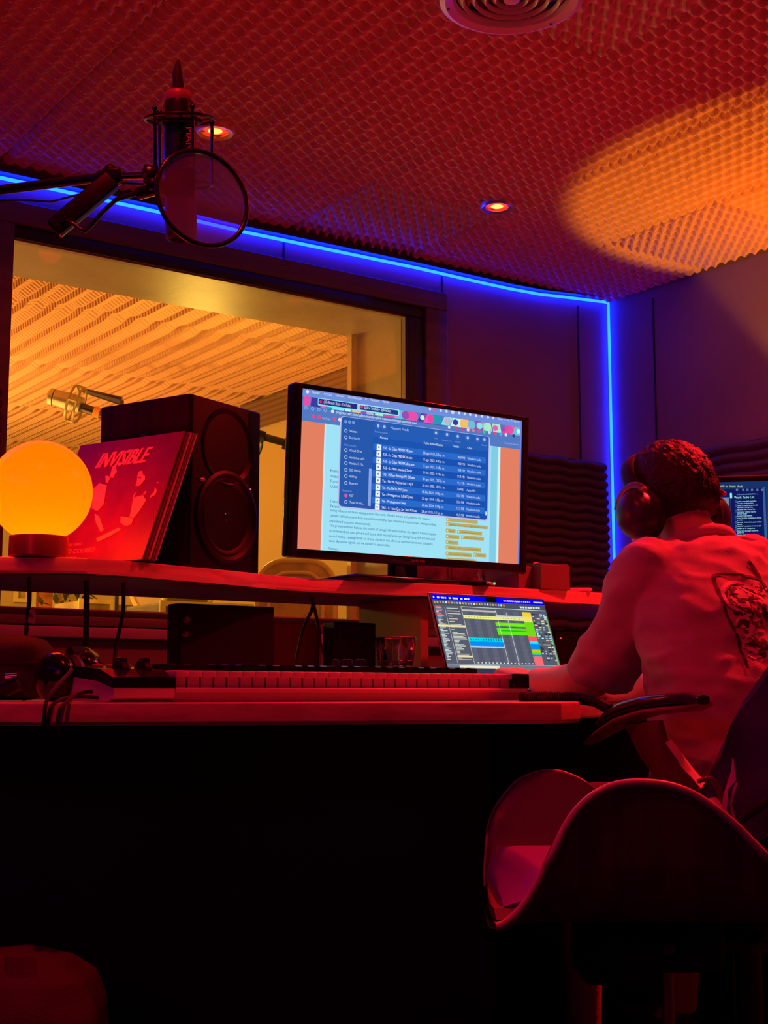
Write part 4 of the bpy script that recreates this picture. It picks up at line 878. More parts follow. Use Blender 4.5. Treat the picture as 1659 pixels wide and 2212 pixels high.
# earcup headphones lying on the desk
d = 2.16
hc_ = P(118, 1462, d)
e = empty('headphones', V((hc_.x, hc_.y, ZD)), 'glossy black headphones lying on the desk left of the keyboard', 'headphones')
axh = (RV*-.55-FH*.83+V((0, 0, .05))).normalized()
b = MB(); b.ell(hc_, (.040, .040, .024), (frame_from(axh)[1], frame_from(axh)[2], axh), n=18); b.build('ear_cup', M_GLOSS, e, True)
c2 = hc_-axh*.026; b = MB(); _, s1, s2 = frame_from(axh); b.tube([c2+(s1*math.cos(q)+s2*math.sin(q))*.030 for q in [k*math.pi/12 for k in range(25)]], .011, 8); b.build('ear_pad', mat('ear_pad_leather', (.02, .018, .02), .5), e, True)
c3 = P(176, 1452, d+.10); b = MB(); b.ell(c3, (.038, .038, .022), (s1, s2, axh), n=16); b.build('ear_cup', M_GLOSS, e, True)
b = MB(); b.tube([P(150, 1418, d+.02), P(185, 1417, d+.12), P(205, 1428, d+.2), P(214, 1446, d+.24), P(215, 1490, d+.24)], .008, 8, 0, 2.0); b.build('headband', mat('gloss_band', (.03, .02, .03), .15), e, True)
cable('headphone_cable', [P(154, 1446, d-.08), P(150, 1453, d-.10), P(118, 1488, d-.17), P(102, 1512, 1.965), P(96, 1540, 1.955), P(94, 1585, 1.96), P(92, 1700, 2.0)], .0030, 'thin black headphone cable drooping over the desk edge, leftmost of three')
cable('usb_cable', [P(262, 1512, 2.10), P(190, 1505, 2.04), P(150, 1506, 2.0), P(120, 1517, 1.967), P(106, 1540, 1.955), P(103, 1590, 1.96), P(101, 1700, 2.0)], .0030, 'black cable from under the keyboard, middle one over the desk edge')
cable('usb_cable', [P(262, 1508, 2.14), P(200, 1494, 2.08), P(165, 1501, 2.02), P(138, 1522, 1.967), P(126, 1545, 1.955), P(123, 1600, 1.96), P(122, 1700, 2.0)], .0030, 'black cable from under the keyboard, right one over the desk edge')
# soft case
q = P(20, 1450, 2.38)
e = empty('soft_case', V((q.x, q.y, ZD)), 'black soft case with rounded top on the desk at the left picture edge', 'bag')
b = MB(); b.box(V((q.x-.05, q.y+.02, ZD+.058)), (.27, .14, .112), (RV, FH, V((0, 0, 1))), 0, .045); b.build('case_body', mat('black_nylon', (.02, .017, .018), .75, bump=(200, .3)), e, True)
b = MB(); b.box(V((q.x-.05, q.y+.02, ZD+.066)), (.276, .146, .004), (RV, FH, V((0, 0, 1))), 0, .002); b.build('zip', M_RUB, e, True)
q = P(28, 1484, 2.12); e = empty('cable_adapter', V((q.x, q.y, ZD)), 'small metal-tipped jack adapter on the desk before the soft case', 'adapter')
b = MB(); b.tube([P(8, 1490, 2.12), P(40, 1474, 2.12)], .012, 14); b.build('sleeve', M_BLACK, e, True)
b = MB(); b.tube([P(12, 1462, 2.12), P(38, 1460, 2.12)], .005, 10); b.build('tip', M_CHROME, e, True)
# coiled cable lying on the desk edge
c_ = [P(1128, 1508, 2.25), P(1180, 1506, 2.3), P(1240, 1507, 2.32), P(1285, 1514, 2.3), P(1318, 1532, 2.28)]
def coil(name, c_, R_, r_, turns, lab):
    b = MB(); q = []; N_ = turns*8
    def cr(t):
        t *= len(c_)-1; i = min(int(t), len(c_)-2); f_ = t-i; return c_[i].lerp(c_[i+1], f_)
    for k in range(N_+1):
        t = k/N_; c = cr(t); tg = (cr(min(1, t+.02))-cr(max(0, t-.02))).normalized(); _, s1, s2 = frame_from(tg); a = k*math.pi/4
        q.append(c+(s1*math.cos(a)+s2*math.sin(a))*R_)
    b.tube(q, r_, 5); return tag(b.build(name, M_RUB, smooth=True), lab, 'cable')
coil('coiled_cable', c_, .0085, .0022, 44, 'black coiled cable lying along the desk edge by the elbow')
coil('coiled_cable', [P(1582, 1786, 1.95), P(1625, 1755, 1.95), P(1672, 1722, 1.95), P(1740, 1690, 1.97)], .005, .0013, 46, 'thin coiled cable behind the chair at the right picture edge')

# on the shelf at the right
def carton(u0, u1, v0, v1, d_, dep, lab, flap=True):
    a = P(u0, v1, d_); c = P(u1, v0, d_+.05); X_ = V((c.x-a.x, c.y-a.y, 0)); ww = X_.length; X_.normalize(); Y_ = V((-X_.y, X_.x, 0)); hgt = c.z-ZS
    e = empty('cardboard_box', V((a.x, a.y, ZS)), lab, 'box')
    cc = V((a.x, a.y, ZS+hgt/2+.0005))+X_*ww/2+Y_*dep/2; b = MB(); b.box(cc, (ww, dep, hgt), (X_, Y_, V((0, 0, 1))), 0, .002); b.build('box_body', mat('cardboard', (.16, .09, .06), .8), e)
    if flap: b = MB(); b.box(cc+V((0, 0, hgt/2+.002))-Y_*dep*.2, (ww*.98, dep*.5, .002), (X_, Y_, V((0, 0, 1)))); b.build('flap', MATS['cardboard'], e)
carton(1120, 1166, 1226, 1270, 3.22, .12, 'smaller cardboard box on the shelf just right of the big monitor')
carton(1168, 1231, 1222, 1272, 3.22, .12, 'larger cardboard box on the shelf, right of the smaller one')
q = P(1160, 1218, 3.26); e = empty('plush_toy', q, 'tiny pink lump lying on top of the cardboard boxes', 'toy')
b = MB(); b.ell(P(1158, 1219, 3.26), (.009, .007, .006), n=8); b.ell(P(1166, 1222, 3.26), (.007, .006, .005), n=8); b.build('toy_body', mat('pink_plush', (.9, .2, .35), .8), e, True)
q = P(1252, 1273, 3.33); b = MB(); b.box(V((q.x, q.y, ZS+.006)), (.055, .05, .009), (RV, FH, V((0, 0, 1))), 0, .004)
tag(b.build('small_puck', mat('pink_plastic', (.8, .3, .5), .4), smooth=True), 'flat pink plastic puck on the shelf right of the boxes', 'puck')
# dark audio interface with green light, at the monitor foot
q = P(1010, 1268, 3.12); e = empty('usb_hub', V((q.x, q.y, ZS)), 'thin dark box with a green light on the shelf before the monitor foot', 'usb hub')
b = MB(); b.box(V((q.x+.0, q.y+.03, ZS+.006)), (.14, .06, .011), (RV, FH, V((0, 0, 1))), 0, .003); b.build('hub_body', M_BLACK, e, True)
b = MB(); b.ell(P(1068, 1260, 3.10), (.0028,)*3, n=8); b.build('green_light', emit('green_led', (.05, 1, .1), 1.3), e, True)
cable('phone_cable', [P(1068, 1262, 3.10), P(1050, 1259, 3.12), P(1030, 1262, 3.14), P(1010, 1266, 3.18)], .003, 'short pale cable end lying by the green light', m=mat('pale_cable', (.8, .45, .35), .5))
# blue-lit notebooks leaning behind the monitor
for k, (u0, u1, lab) in enumerate(((885, 964, 'dark framed print leaning behind the monitor foot, left one'), (970, 1040, 'dark framed print leaning behind the monitor, right one'))):
    a = P(u0, 1262, 3.62); c = P(u1, 1225, 3.62); e = empty('framed_print', V((a.x, a.y, ZS)), lab, 'picture')
    wv_ = (c-a).dot(RV); b = MB(); ct = V(((a.x+c.x)/2, (a.y+c.y)/2, ZS+.08)); b.box(ct, (wv_, .006, .16), (RV, FH, V((0, 0, 1))), 0, .001); b.build('frame', M_TRIM, e)
    b = MB(); b.box(ct-FH*.0035, (wv_-.014, .002, .146), (RV, FH, V((0, 0, 1)))); b.build('picture', mat('print_dark', (.12, .05, .08), .4, var=.8, vscale=25), e)
e = empty('tablet_stand', V((P(1045, 1262, 3.3).x, P(1045, 1262, 3.3).y, ZS)), 'small folding stand with two slanted legs catching blue light, behind the monitor', 'stand')
for u in (1032, 1062):
    b = MB(); b.prism([P(u, 1236, 3.3), P(u+5, 1236, 3.3), P(u+14, 1262, 3.3), P(u+9, 1262, 3.3)], FH*.02); b.build('leg', mat('satin_metal', (.5, .5, .55), .3, .8), e)
# acoustic foam on the walls of the control room
def ribfoam(name, c0, X_, ww, z0, z1, nrm_, lab):
    b = MB(); n = int((z1-z0)/.035); prof = []
    for k in range(n*6+1):
        t = k/(n*6); prof.append((z0+(z1-z0)*t, .022+.016*abs(math.sin(math.pi*k/6))))
    nx = 24; vs = []
    for j in range(nx+1):
        for z, h in prof: vs.append(c0+X_*(ww*j/nx)+nrm_*(h+.004*math.sin(j*1.9+z*9))+V((0, 0, z+.004*math.sin(j*1.3))))
    m_ = len(prof); b.add(vs, [(j*m_+i, j*m_+i+1, (j+1)*m_+i+1, (j+1)*m_+i) for j in range(nx) for i in range(m_-1)])
    b.box(c0+X_*ww/2+nrm_*.01+V((0, 0, (z0+z1)/2)), (ww, .02, z1-z0), (X_, nrm_, V((0, 0, 1))))
    return tag(b.build(name, M_FOAM_DK, smooth=True, autos=60), lab, 'foam panel')
xa = 2.99; zt_ = PL(1250, 992, 1, YB-.03).z
ribfoam('wall_foam_panel', V((xa, YB, 0)), V((1, 0, 0)), XR-.06-xa, .90, zt_, V((0, -1, 0)), 'dark ribbed foam panel on the window wall, left of the blue corner strip')
ya = PL(1510, 971, 0, XR-.03); ribfoam('wall_foam_panel', V((XR, YB-.22, 0)), V((0, -1, 0)), 1.5, .90, ya.z, V((-1, 0, 0)), 'dark ribbed foam panel on the right wall above the rear monitor')
ribfoam('wall_foam_panel', V((WX0-.62, YB, 0)), V((1, 0, 0)), .60, .60, PL(15, 835, 1, YB-.03).z, V((0, -1, 0)), 'dark ribbed foam panel left of the window behind the globe lamp')

# ================================================================== MICROPHONE with shock mount and pop filter
d = 2.05
M_MIC = mat('microphone_black', (.018, .014, .016), .32, .3); M_RMET = mat('satin_dark_steel', (.07, .06, .07), .3, .9)
e = empty('studio_microphone', P(390, 370, d), 'black tube microphone hanging upside down in a wire shock mount, near the ceiling', 'microphone')
ax0, ax1 = P(386, 215, d), P(392, 520, d); A_ = (ax1-ax0).normalized(); Lm = (ax1-ax0).length
b = MB(); b.lathe([(.001, .0), (.020, .0), (.0235, .010), (.0235, .05), (.0245, .06), (.0245, Lm-.07), (.0240, Lm-.065)], ax0, A_, 36); b.build('microphone_body', M_MIC, e, True)
b = MB(); b.lathe([(.0235, Lm-.068), (.0240, Lm-.03), (.0235, Lm-.004), (.021, Lm), (.019, Lm-.002), (.018, Lm-.006), (.001, Lm-.006)], ax0, A_, 36); b.build('grille', mat('grille_mesh', (.12, .08, .09), .35, .8, bump=(900, .8)), e, True)
b = MB(); b.lathe([(.021, 0), (.0215, -.003), (.0215, -.011), (.018, -.016), (.001, -.016)], ax0-A_*(-.004), A_, 32); b.build('collar', mat('collar_red', (.35, .16, .16), .4), e, True)
b = MB(); b.tube([P(386, 205, d), P(385, 185, d), P(383, 160, d), P(384, 140, d), P(386, 130, d)], [.0085, .0085, .0075, .0045, .002], 14); b.build('cable_plug', M_RUB, e, True)
b = MB(); x_ = (RV*.25-FH*.97); put_text(b, 'MANLEY', P(402, 275, d-.0255), -UV, RV, .062, .0105, 0); b.build('lettering', mat('letter_grey', (.55, .4, .42), .4), e)
def hoop(c, n_, R_, r_, sq=1.0, k=36):
    _, s1, s2 = frame_from(n_); return [c+(s1*math.cos(q)+s2*math.sin(q))*R_ for q in [j*2*math.pi/k for j in range(k+1)]]
e2 = empty('shock_mount', P(388, 300, d), 'wire cage shock mount with rings and rods around the hanging microphone', 'shock mount')
nA = (A_+FH*.10).normalized()
b = MB(); b.tube(hoop(P(388, 258, d), nA, .052, .002), .0024, 8); b.build('ring', M_RMET, e2, True)
b = MB(); b.tube(hoop(P(388, 262, d), nA, .030, .003), .0042, 8); b.build('inner_ring', M_RUB, e2, True)
b = MB(); b.tube(hoop(P(389, 400, d), nA, .048, .002), .0022, 8); b.build('ring', M_RMET, e2, True)
for u, v0, v1, dd in ((334, 236, 395, -.01), (416, 232, 330, -.035), (458, 268, 400, .01), (345, 245, 392, .03)):
    b = MB(); b.tube([P(u, v0, d+dd), P(u+1, v1, d+dd)], .0028, 8); b.ell(P(u, v0-2, d+dd), (.0045,)*3, n=8); b.build('rod', M_RMET, e2, True)
b = MB()
for k in range(8):
    a = k*math.pi/4; _, s1, s2 = frame_from(nA); c = P(388, 258, d); b.tube([c+(s1*math.cos(a)+s2*math.sin(a))*.051, c+(s1*math.cos(a+.4)+s2*math.sin(a+.4))*.030], .0011, 5)
b.build('elastic_cords', M_RUB, e2, True)
b = MB(); b.box(P(327, 380, d), (.022, .02, .03), (RV, FH, UV), 0, .003); b.tube([P(327, 380, d), P(340, 392, d), P(352, 400, d)], .006, 8); b.build('bracket', M_RMET, e2, True)
e3 = empty('boom_arm_stand', P(0, 410, 2.25), 'dark boom arm reaching in from the left picture edge to the hanging microphone', 'microphone stand')
b = MB(); b.tube([P(-620, 520, 3.1), P(-260, 452, 2.55), P(0, 410, 2.2), P(215, 384, 2.08)], .0078, 14); b.build('boom_tube', mat('satin_tube', (.10, .09, .12), .22, .9), e3, True)
bq = P(-560, 509, 3.0); b = MB(); b.tube([bq, (bq.x, bq.y, .03)], .012, 12); b.build('pole', M_METAL, e3, True); b = MB(); b.lathe([(.15, .0), (.15, .02), (.02, .04)], (bq.x, bq.y, 0)); b.build('base', M_METAL, e3, True)
b = MB(); b.tube([P(215, 384, 2.08), P(262, 381, 2.07)], [.011, .0125], 12); b.box(P(243, 381, 2.07), (.03, .022, .024), (RV, FH, UV), 0, .006); b.ell(P(238, 368, 2.07), (.010,)*3, n=8); b.build('joint', M_BLACK, e3, True)
b = MB(); b.tube([P(262, 381, 2.07), P(326, 378, 2.06)], .0058, 12); b.build('extension_tube', MATS['satin_tube'], e3, True)
b = MB(); b.lathe([(.009, 0), (.009, .012), (.004, .014)], P(322, 378, 2.045), -FH, 14); b.tube([P(310, 378, 2.05), P(322, 392, 2.05)], .003, 6); b.build('wing_nut', M_RMET, e3, True)
hd_ = (P(125, 488, 2.04)-P(232, 398, 2.06)); hl_ = hd_.length; hdn = hd_.normalized(); hs = hdn.cross(FV).normalized()
b = MB(); b.box(P(180, 442, 2.05), (hl_+.02, .030, .022), (hdn, hs, hdn.cross(hs)), 0, .004); b.build('counterweight', M_BLACK, e3, True)
b = MB(); b.tube([P(170, 420, 2.1), P(110, 436, 2.14), P(50, 432, 2.18), P(-40, 436, 2.22)], .0018, 6); b.tube([P(230, 402, 2.08), P(262, 396, 2.08), P(320, 398, 2.07)], .0018, 6); b.build('cable', M_RUB, e3, True)
d = 1.97
e4 = empty('pop_filter', P(438, 428, d), 'round translucent pop filter on a gooseneck in front of the hanging microphone', 'pop filter')
cpf = P(438, 428, d)
sx_ = (RV*math.cos(.58)+FH*math.sin(.58)).normalized(); tiltd = (UV*math.cos(.0)+RV*-.30).normalized(); sx_ = (sx_-tiltd*sx_.dot(tiltd)).normalized()
b = MB(); Rp = .0725
pth = [cpf+(sx_*math.cos(q)*Rp+tiltd*math.sin(q)*Rp) for q in [j*2*math.pi/56 for j in range(57)]]; b.tube(pth, .0038, 10); b.build('hoop', mat('hoop_black', (.02, .012, .014), .25), e4, True)
m = bpy.data.materials.new('nylon_mesh'); m.use_nodes = True; nt = m.node_tree; nt.nodes.clear(); tr_ = nt.nodes.new('ShaderNodeBsdfTransparent'); df = nt.nodes.new('ShaderNodeBsdfDiffuse'); df.inputs[0].default_value = (.10, .06, .09, 1)
tn = nt.nodes.new('ShaderNodeBsdfTranslucent'); tn.inputs[0].default_value = (.12, .07, .12, 1); ad = nt.nodes.new('ShaderNodeAddShader'); mx = nt.nodes.new('ShaderNodeMixShader'); mx.inputs[0].default_value = .70; oo = nt.nodes.new('ShaderNodeOutputMaterial')
nt.links.new(df.outputs[0], ad.inputs[0]); nt.links.new(tn.outputs[0], ad.inputs[1]); nt.links.new(tr_.outputs[0], mx.inputs[1]); nt.links.new(ad.outputs[0], mx.inputs[2]); nt.links.new(mx.outputs[0], oo.inputs[0])
b = MB(); nn = sx_.cross(tiltd).normalized(); b.add([cpf]+pth[:-1], [(0, i+1, (i+1) % 56+1) for i in range(56)]); b.build('mesh_screen', m, e4)
b = MB(); gn = [P(352, 408, 2.02), P(325, 412, 2.02), P(285, 420, 2.02), P(250, 432, 2.02), P(222, 458, 2.02), P(196, 488, 2.02), P(184, 499, 2.02), P(172, 494, 2.02), P(160, 484, 2.02), P(146, 478, 2.02), P(134, 480, 2.03)]
b.tube(gn, [.006, .006, .0042, .0036, .0036, .0036, .0036, .003, .003, .003, .003], 10); b.build('gooseneck', M_RMET, e4, True)
b = MB(); b.tube([P(300, 418, 2.02), P(352, 404, 2.0)], .0095, 12); b.ell(P(330, 398, 2.0), (.010,)*3, n=8); b.box(P(350, 405, 1.99), (.02, .02, .02), (RV, FH, UV), 0, .004); b.build('clamp', M_BLACK, e4, True)

# ================================================================== PERSON
M_SKIN = mat('skin', (.72, .36, .27), .5, bump=(120, .15), spec=.4)
hipc = V((1.89, 1.60, .53)); nk = P(1500, 1185, 2.62)
pe = empty('person', V((hipc.x, hipc.y, 0)), 'person in a printed short-sleeved T-shirt and headphones seated at the laptop, seen from behind', 'person')
FWD = V((.03, 1, 0)).normalized(); RT = V((1, -.03, 0)).normalized(); UPZ = V((0, 0, 1))
def ring(c, hw, hd, n=28, tilt=0, ex=2.3, X=None, Y=None):
    X = X or RT; Y = Y or (FWD*math.cos(tilt)+UPZ*-math.sin(tilt)); out = []
    for k in range(n):
        a = 2*math.pi*k/n; c_, s_ = math.cos(a), math.sin(a)
        out.append(c+X*(hw*math.copysign(abs(c_)**(2/ex), c_))+Y*(hd*math.copysign(abs(s_)**(2/ex), s_)))
    return out
# --- T-shirt
shL = P(1398, 1232, 2.50); shR = P(1655, 1225, 2.70)
b = MB()
sc_ = (shL+shR)/2
b.rings([ring(V((1.895, 1.60, .545)), .170, .125), ring(V((1.90, 1.605, .60)), .172, .128), ring(V((1.905, 1.615, .70)), .162, .122), ring(V((1.925, 1.65, .80)), .168, .122), ring(V((1.955, 1.69, .90)), .182, .118, tilt=.15), ring(V((sc_.x-.01, 1.725, .975)), .190, .100, tilt=.25), ring(V((sc_.x-.01, 1.745, 1.015)), .165, .082, tilt=.35), ring(V((nk.x, 1.765, 1.025)), .108, .070, tilt=.4), ring(V((nk.x, 1.78, 1.040)), .074, .064, tilt=.4)])
def limb(b, pts, rad, n=18, flat=1.0): b.tube(pts, rad, n, 0, flat)
limb(b, [shL+V((.07, .0, .0)), shL, P(1376, 1300, 2.515), P(1338, 1385, 2.54), P(1303, 1448, 2.555), P(1295, 1470, 2.56)], [.062, .066, .063, .060, .062, .064])
limb(b, [shR+V((-.07, 0, 0)), shR, V((2.20, 1.80, .92)), V((2.22, 1.86, .85))], [.06, .066, .062, .058])
def wr(co, n_):
    q = co*1.0
    f1 = noise.noise(V((q.x*9+q.z*7, q.y*9, q.z*16-q.x*10)))
    f2 = noise.noise(V((q.x*24+q.z*30, q.y*20, q.z*30)))
    f3 = 1-abs(noise.noise(V((q.x*13+q.z*4, q.y*9+3, q.z*9-q.x*6))))*2.2
    f4 = 1-abs(noise.noise(V((q.x*20-q.z*14, q.y*14+9, q.z*20+q.x*8))))*2.6
    return .0065*f1+.0030*f2+.0055*max(-.4, f3)+.0035*max(-.3, f4)
M_TEE = mat('tshirt_cotton', (.52, .32, .34), .9, bump=(500, .3), spec=.15, sheen=.15)
tee = fuse(b, 'tshirt', M_TEE, pe, .007, 5, wr)
# collar rib
b = MB(); cc_ = V((nk.x, 1.776, 1.050)); Yc_ = FWD*math.cos(.4)+UPZ*-math.sin(.4)
b.tube([cc_+RT*(.070*math.cos(q))+Yc_*(.062*math.sin(q)) for q in [j*2*math.pi/40 for j in range(41)]], .0085, 10, 0, 1.5); b.build('collar', M_TEE, pe, True)
# --- skin: head, neck, arms, legs in one surface
b = MB()
ear = P(1452, 1108, 2.665)                                   # midpoint between the ears
tiltf = math.radians(18); hF0 = (FWD*math.cos(math.radians(2))-RT*math.sin(math.radians(2))).normalized(); hR = V((hF0.y, -hF0.x, 0)).normalized()
hU = (UPZ*math.cos(tiltf)+hF0*math.sin(tiltf)).normalized(); hF = (hF0*math.cos(tiltf)-UPZ*math.sin(tiltf)).normalized()
def hp(r, f_, u): return ear+hR*r+hF*f_+hU*u
b.ell(hp(0, -.005, .038), (.074, .094, .092), (hR, hF, hU), n=20)          # cranium
b.rings([ring(hp(0, .030, .02), .068, .062, X=hR, Y=hF), ring(hp(0, .034, -.02), .064, .058, X=hR, Y=hF), ring(hp(0, .040, -.055), .056, .050, X=hR, Y=hF), ring(hp(0, .052, -.085), .040, .036, X=hR, Y=hF), ring(hp(0, .058, -.098), .024, .024, X=hR, Y=hF)])
b.rings([ring(hp(0, .085, .03), .009, .010, X=hR, Y=hF), ring(hp(0, .099, .0), .013, .014, X=hR, Y=hF), ring(hp(0, .104, -.016), .017, .013, X=hR, Y=hF), ring(hp(0, .094, -.024), .012, .010, X=hR, Y=hF)])   # nose
b.ell(hp(0, .088, -.045), (.024, .010, .006), (hR, hF, hU), n=10); b.ell(hp(0, .087, -.055), (.020, .010, .006), (hR, hF, hU), n=10)
for s_ in (-1, 1): b.ell(hp(.03*s_, .084, .018), (.013, .008, .008), (hR, hF, hU), n=8); b.ell(hp(.072*s_, .004, -.006), (.009, .013, .026), (hR, hF, hU), n=10)
b.tube([V((nk.x, 1.765, 1.00)), V((nk.x-.004, 1.778, 1.05)), hp(0, -.020, -.055), hp(0, -.016, -.01)], [.068, .058, .055, .056], 20)
b.ell(V((nk.x, 1.76, 1.02)), (.09, .06, .04), n=14)
# torso core keeps the figure in one piece
b.rings([ring(V((1.89, 1.60, .52)), .150, .105), ring(V((1.905, 1.615, .70)), .140, .098), ring(V((1.955, 1.69, .90)), .150, .09), ring(V((nk.x, 1.75, 1.0)), .120, .06)])
elL = P(1280, 1467, 2.575); wrL = P(1156, 1468, 2.75); knL = P(1112, 1458, 2.83)
limb(b, [shL+V((.04, 0, 0)), shL, P(1345, 1370, 2.54), P(1303, 1435, 2.56), elL, P(1252, 1470, 2.60), P(1215, 1474, 2.66), P(1180, 1475, 2.71), wrL], [.045, .05, .046, .039, .0375, .0365, .0345, .030, .025], 20)
# left hand: palm then fingers
b.tube([wrL, (wrL+knL)/2, knL, knL+(knL-wrL)*.10], [.025, .032, .034, .026], 16, 0, .50)
hdir = (knL-wrL).normalized(); hside = hdir.cross(UPZ).normalized()     # hside points right of the hand
for k, (off, ln, cu) in enumerate(((-.026, .052, .6), (-.009, .066, .5), (.009, .070, .45), (.026, .064, .45))):
    p0 = knL+hside*off-hdir*.006; f1 = p0+hdir*ln*.45+UPZ*.006; f2 = f1+hdir*ln*.32-UPZ*.006; f3 = f2+hdir*ln*.22-UPZ*.010
    b.tube([p0, f1, f2, f3], [.0095, .0088, .008, .0065], 10); b.ell(f3, (.0068,)*3, n=8)
p0 = wrL+hdir*.03+hside*.022; b.tube([p0, p0+hdir*.03+hside*.018-UPZ*.004, p0+hdir*.055+hside*.022-UPZ*.008], [.013, .0105, .008], 10)
# right arm
elR = P(1440, 1480, 2.74); mR = P(1350, 1492, 2.83); wrR = P(1270, 1484, 2.92); knR = wrR+(wrR-mR).normalized()*.08
limb(b, [shR+V((-.04, 0, 0)), shR, V((2.21, 1.84, .88)), elR+V((.02, 0, .01)), elR, P(1400, 1486, 2.78), mR, wrR], [.045, .05, .046, .042, .042, .041, .038, .027], 18)
b.tube([wrR, (wrR+knR)/2, knR], [.026, .032, .030], 14, 0, .5)
hd2 = (knR-wrR).normalized(); hs2 = hd2.cross(UPZ).normalized()
for off, ln in ((-.024, .064), (-.008, .070), (.008, .066), (.024, .052)):
    p0 = knR+hs2*off; b.tube([p0, p0+hd2*ln*.5+UPZ*.004, p0+hd2*ln*.8-UPZ*.004, p0+hd2*ln-UPZ*.012], [.0092, .0085, .0078, .0062], 10)
p0 = wrR+hd2*.03-hs2*.022; b.tube([p0, p0+hd2*.03-hs2*.018, p0+hd2*.055-hs2*.02-UPZ*.006], [.013, .0105, .008], 10)
# legs
hL, hR_ = V((1.80, 1.60, .52)), V((1.99, 1.60, .52))
knl = P(1245, 1790, 2.72); anl = P(1262, 2300, 2.70); knr = knl+V((.30, -.02, 0)); anr = anl+V((.30, .02, 0)); anl.z = anr.z = .09; knl.z = knr.z = .505
for h_, k_, a_ in ((hL, knl, anl), (hR_, knr, anr)):
    limb(b, [h_, h_.lerp(k_, .5), k_, k_+V((0, .01, -.06)), k_.lerp(a_, .35)+V((0, -.02, 0)), k_.lerp(a_, .7), a_], [.085, .075, .058, .054, .058, .042, .036], 20)
    limb(b, [a_, a_+V((0, .06, -.045)), a_+V((0, .15, -.06))], [.036, .036, .028], 14, .8)
fuse(b, 'body', M_SKIN, pe, .0052, 5)
# shorts
b = MB(); b.rings([ring(V((1.89, 1.60, .44)), .16, .12), ring(V((1.89, 1.60, .50)), .175, .135), ring(V((1.893, 1.60, .575)), .168, .126)])
for h_, k_ in ((hL, knl), (hR_, knr)): limb(b, [h_, h_.lerp(k_, .5), h_.lerp(k_, .86)], [.096, .088, .082], 20)
fuse(b, 'shorts', mat('dark_denim', (.10, .05, .07), .9, bump=(300, .4)), pe, .007, 3)
for a_ in (anl, anr):
    b = MB(); b.tube([a_+V((0, -.045, -.05)), a_+V((0, 0, -.042)), a_+V((0, .09, -.05)), a_+V((0, .17, -.058)), a_+V((0, .2, -.06))], [.03, .045, .045, .040, .022], 18, 0, .85); b.build('shoe', mat('shoe_canvas', (.06, .05, .05), .8), pe, True)
# hair
def hairfn(d_):
    x, y, z = d_.x, d_.y, d_.z
    back = .5-.5*math.tanh((y-(.25+.75*max(0, z)))*5)            # 1 behind the hairline
    low = .5+.5*math.tanh((z+.72+.15*y)*9)
    side = 1-.9*max(0, min(1, (abs(x)-.70)*5))*max(0, min(1, (-z-.30)*4))
    k = back*low*side
    st = noise.noise(V((x*7, y*7, z*2.2)))*.045+noise.noise(V((x*20+z*3, y*20, z*5)))*.032+noise.noise(V((x*46, y*46, z*9)))*.018
    return .90+k*(.20+.03*max(0, z)+st)
b = MB(); b.ell(hp(0, -.006, .036), (.0755, .0965, .0985), (hR, hF, hU), n=88, fn=hairfn)
M_HAIR = mat('dark_brown_hair', (.022, .009, .007), .6, bump=(160, .9), spec=.6); b.build('hair', M_HAIR, pe, True, 75)
# back print of the T-shirt, laid onto the cloth
inv = Matrix(); tm = tee.data
from mathutils.bvhtree import BVHTree
wv_ = [W[tee] @ v.co for v in tm.vertices]; bv = BVHTree.FromPolygons(wv_, [tuple(p.vertices) for p in tm.polygons])
def on_back(x, z, off=.0016):
    h = bv.ray_cast(V((x, .9, z)), V((0, 1, 0))); 
    if h[0] is None: return V((x, 1.6, z))
    return h[0]+h[1]*off if h[1].y < 0 else h[0]-h[1]*off
b = MB()
def px2(u, v):
    o_ = CAM; h = bv.ray_cast(o_, ray(u, v).normalized()); p = h[0] if h[0] is not None else P(u, v, 2.5); return p.x, p.z
def stroke(pts, w_, mi):
    q = []
    for i in range(len(pts)-1):
        for k in range(8): q.append((pts[i][0]+(pts[i+1][0]-pts[i][0])*k/8, pts[i][1]+(pts[i+1][1]-pts[i][1])*k/8))
    q.append(pts[-1]); vs = []
    for i, (x, z) in enumerate(q):
        a_, c_ = q[max(0, i-1)], q[min(len(q)-1, i+1)]; dx, dz = c_[0]-a_[0], c_[1]-a_[1]; l_ = math.hypot(dx, dz) or 1; nx_, nz_ = -dz/l_*w_, dx/l_*w_
        vs += [on_back(x+nx_, z+nz_), on_back(x-nx_, z-nz_)]
    b.add(vs, [(2*i, 2*i+2, 2*i+3, 2*i+1) for i in range(len(q)-1)], mi)
def smoothp(pts, k=5):
    q = []
    for i in range(len(pts)-1):
        p0, p1, p2, p3 = pts[max(i-1, 0)], pts[i], pts[i+1], pts[min(i+2, len(pts)-1)]
        for j in range(k):
            t = j/k; q.append(tuple(.5*((2*p1[a])+(p2[a]-p0[a])*t+(2*p0[a]-5*p1[a]+4*p2[a]-p3[a])*t*t+(3*p1[a]-p0[a]-3*p2[a]+p3[a])*t**3) for a in (0, 1)))
    return q+[pts[-1]]
def S8(pts): return [px2(1520+x/7.374, 1200+y/7.374) for x, y in pts]
outl = S8([(880, 380), (560, 310), (300, 300), (150, 330), (230, 560), (330, 830), (430, 1080), (560, 1400), (700, 1800)])
stroke(outl, .0024, 0)
stroke(smoothp(S8([(870, 480), (760, 510), (600, 450), (430, 440), (330, 520), (320, 660), (400, 790), (560, 880), (700, 960), (770, 1060), (780, 1160), (700, 1220)])), .0032, 1)
stroke(smoothp(S8([(850, 500), (760, 530), (600, 470), (440, 465), (370, 540), (365, 660), (430, 770), (580, 850), (720, 930)])), .0016, 0)
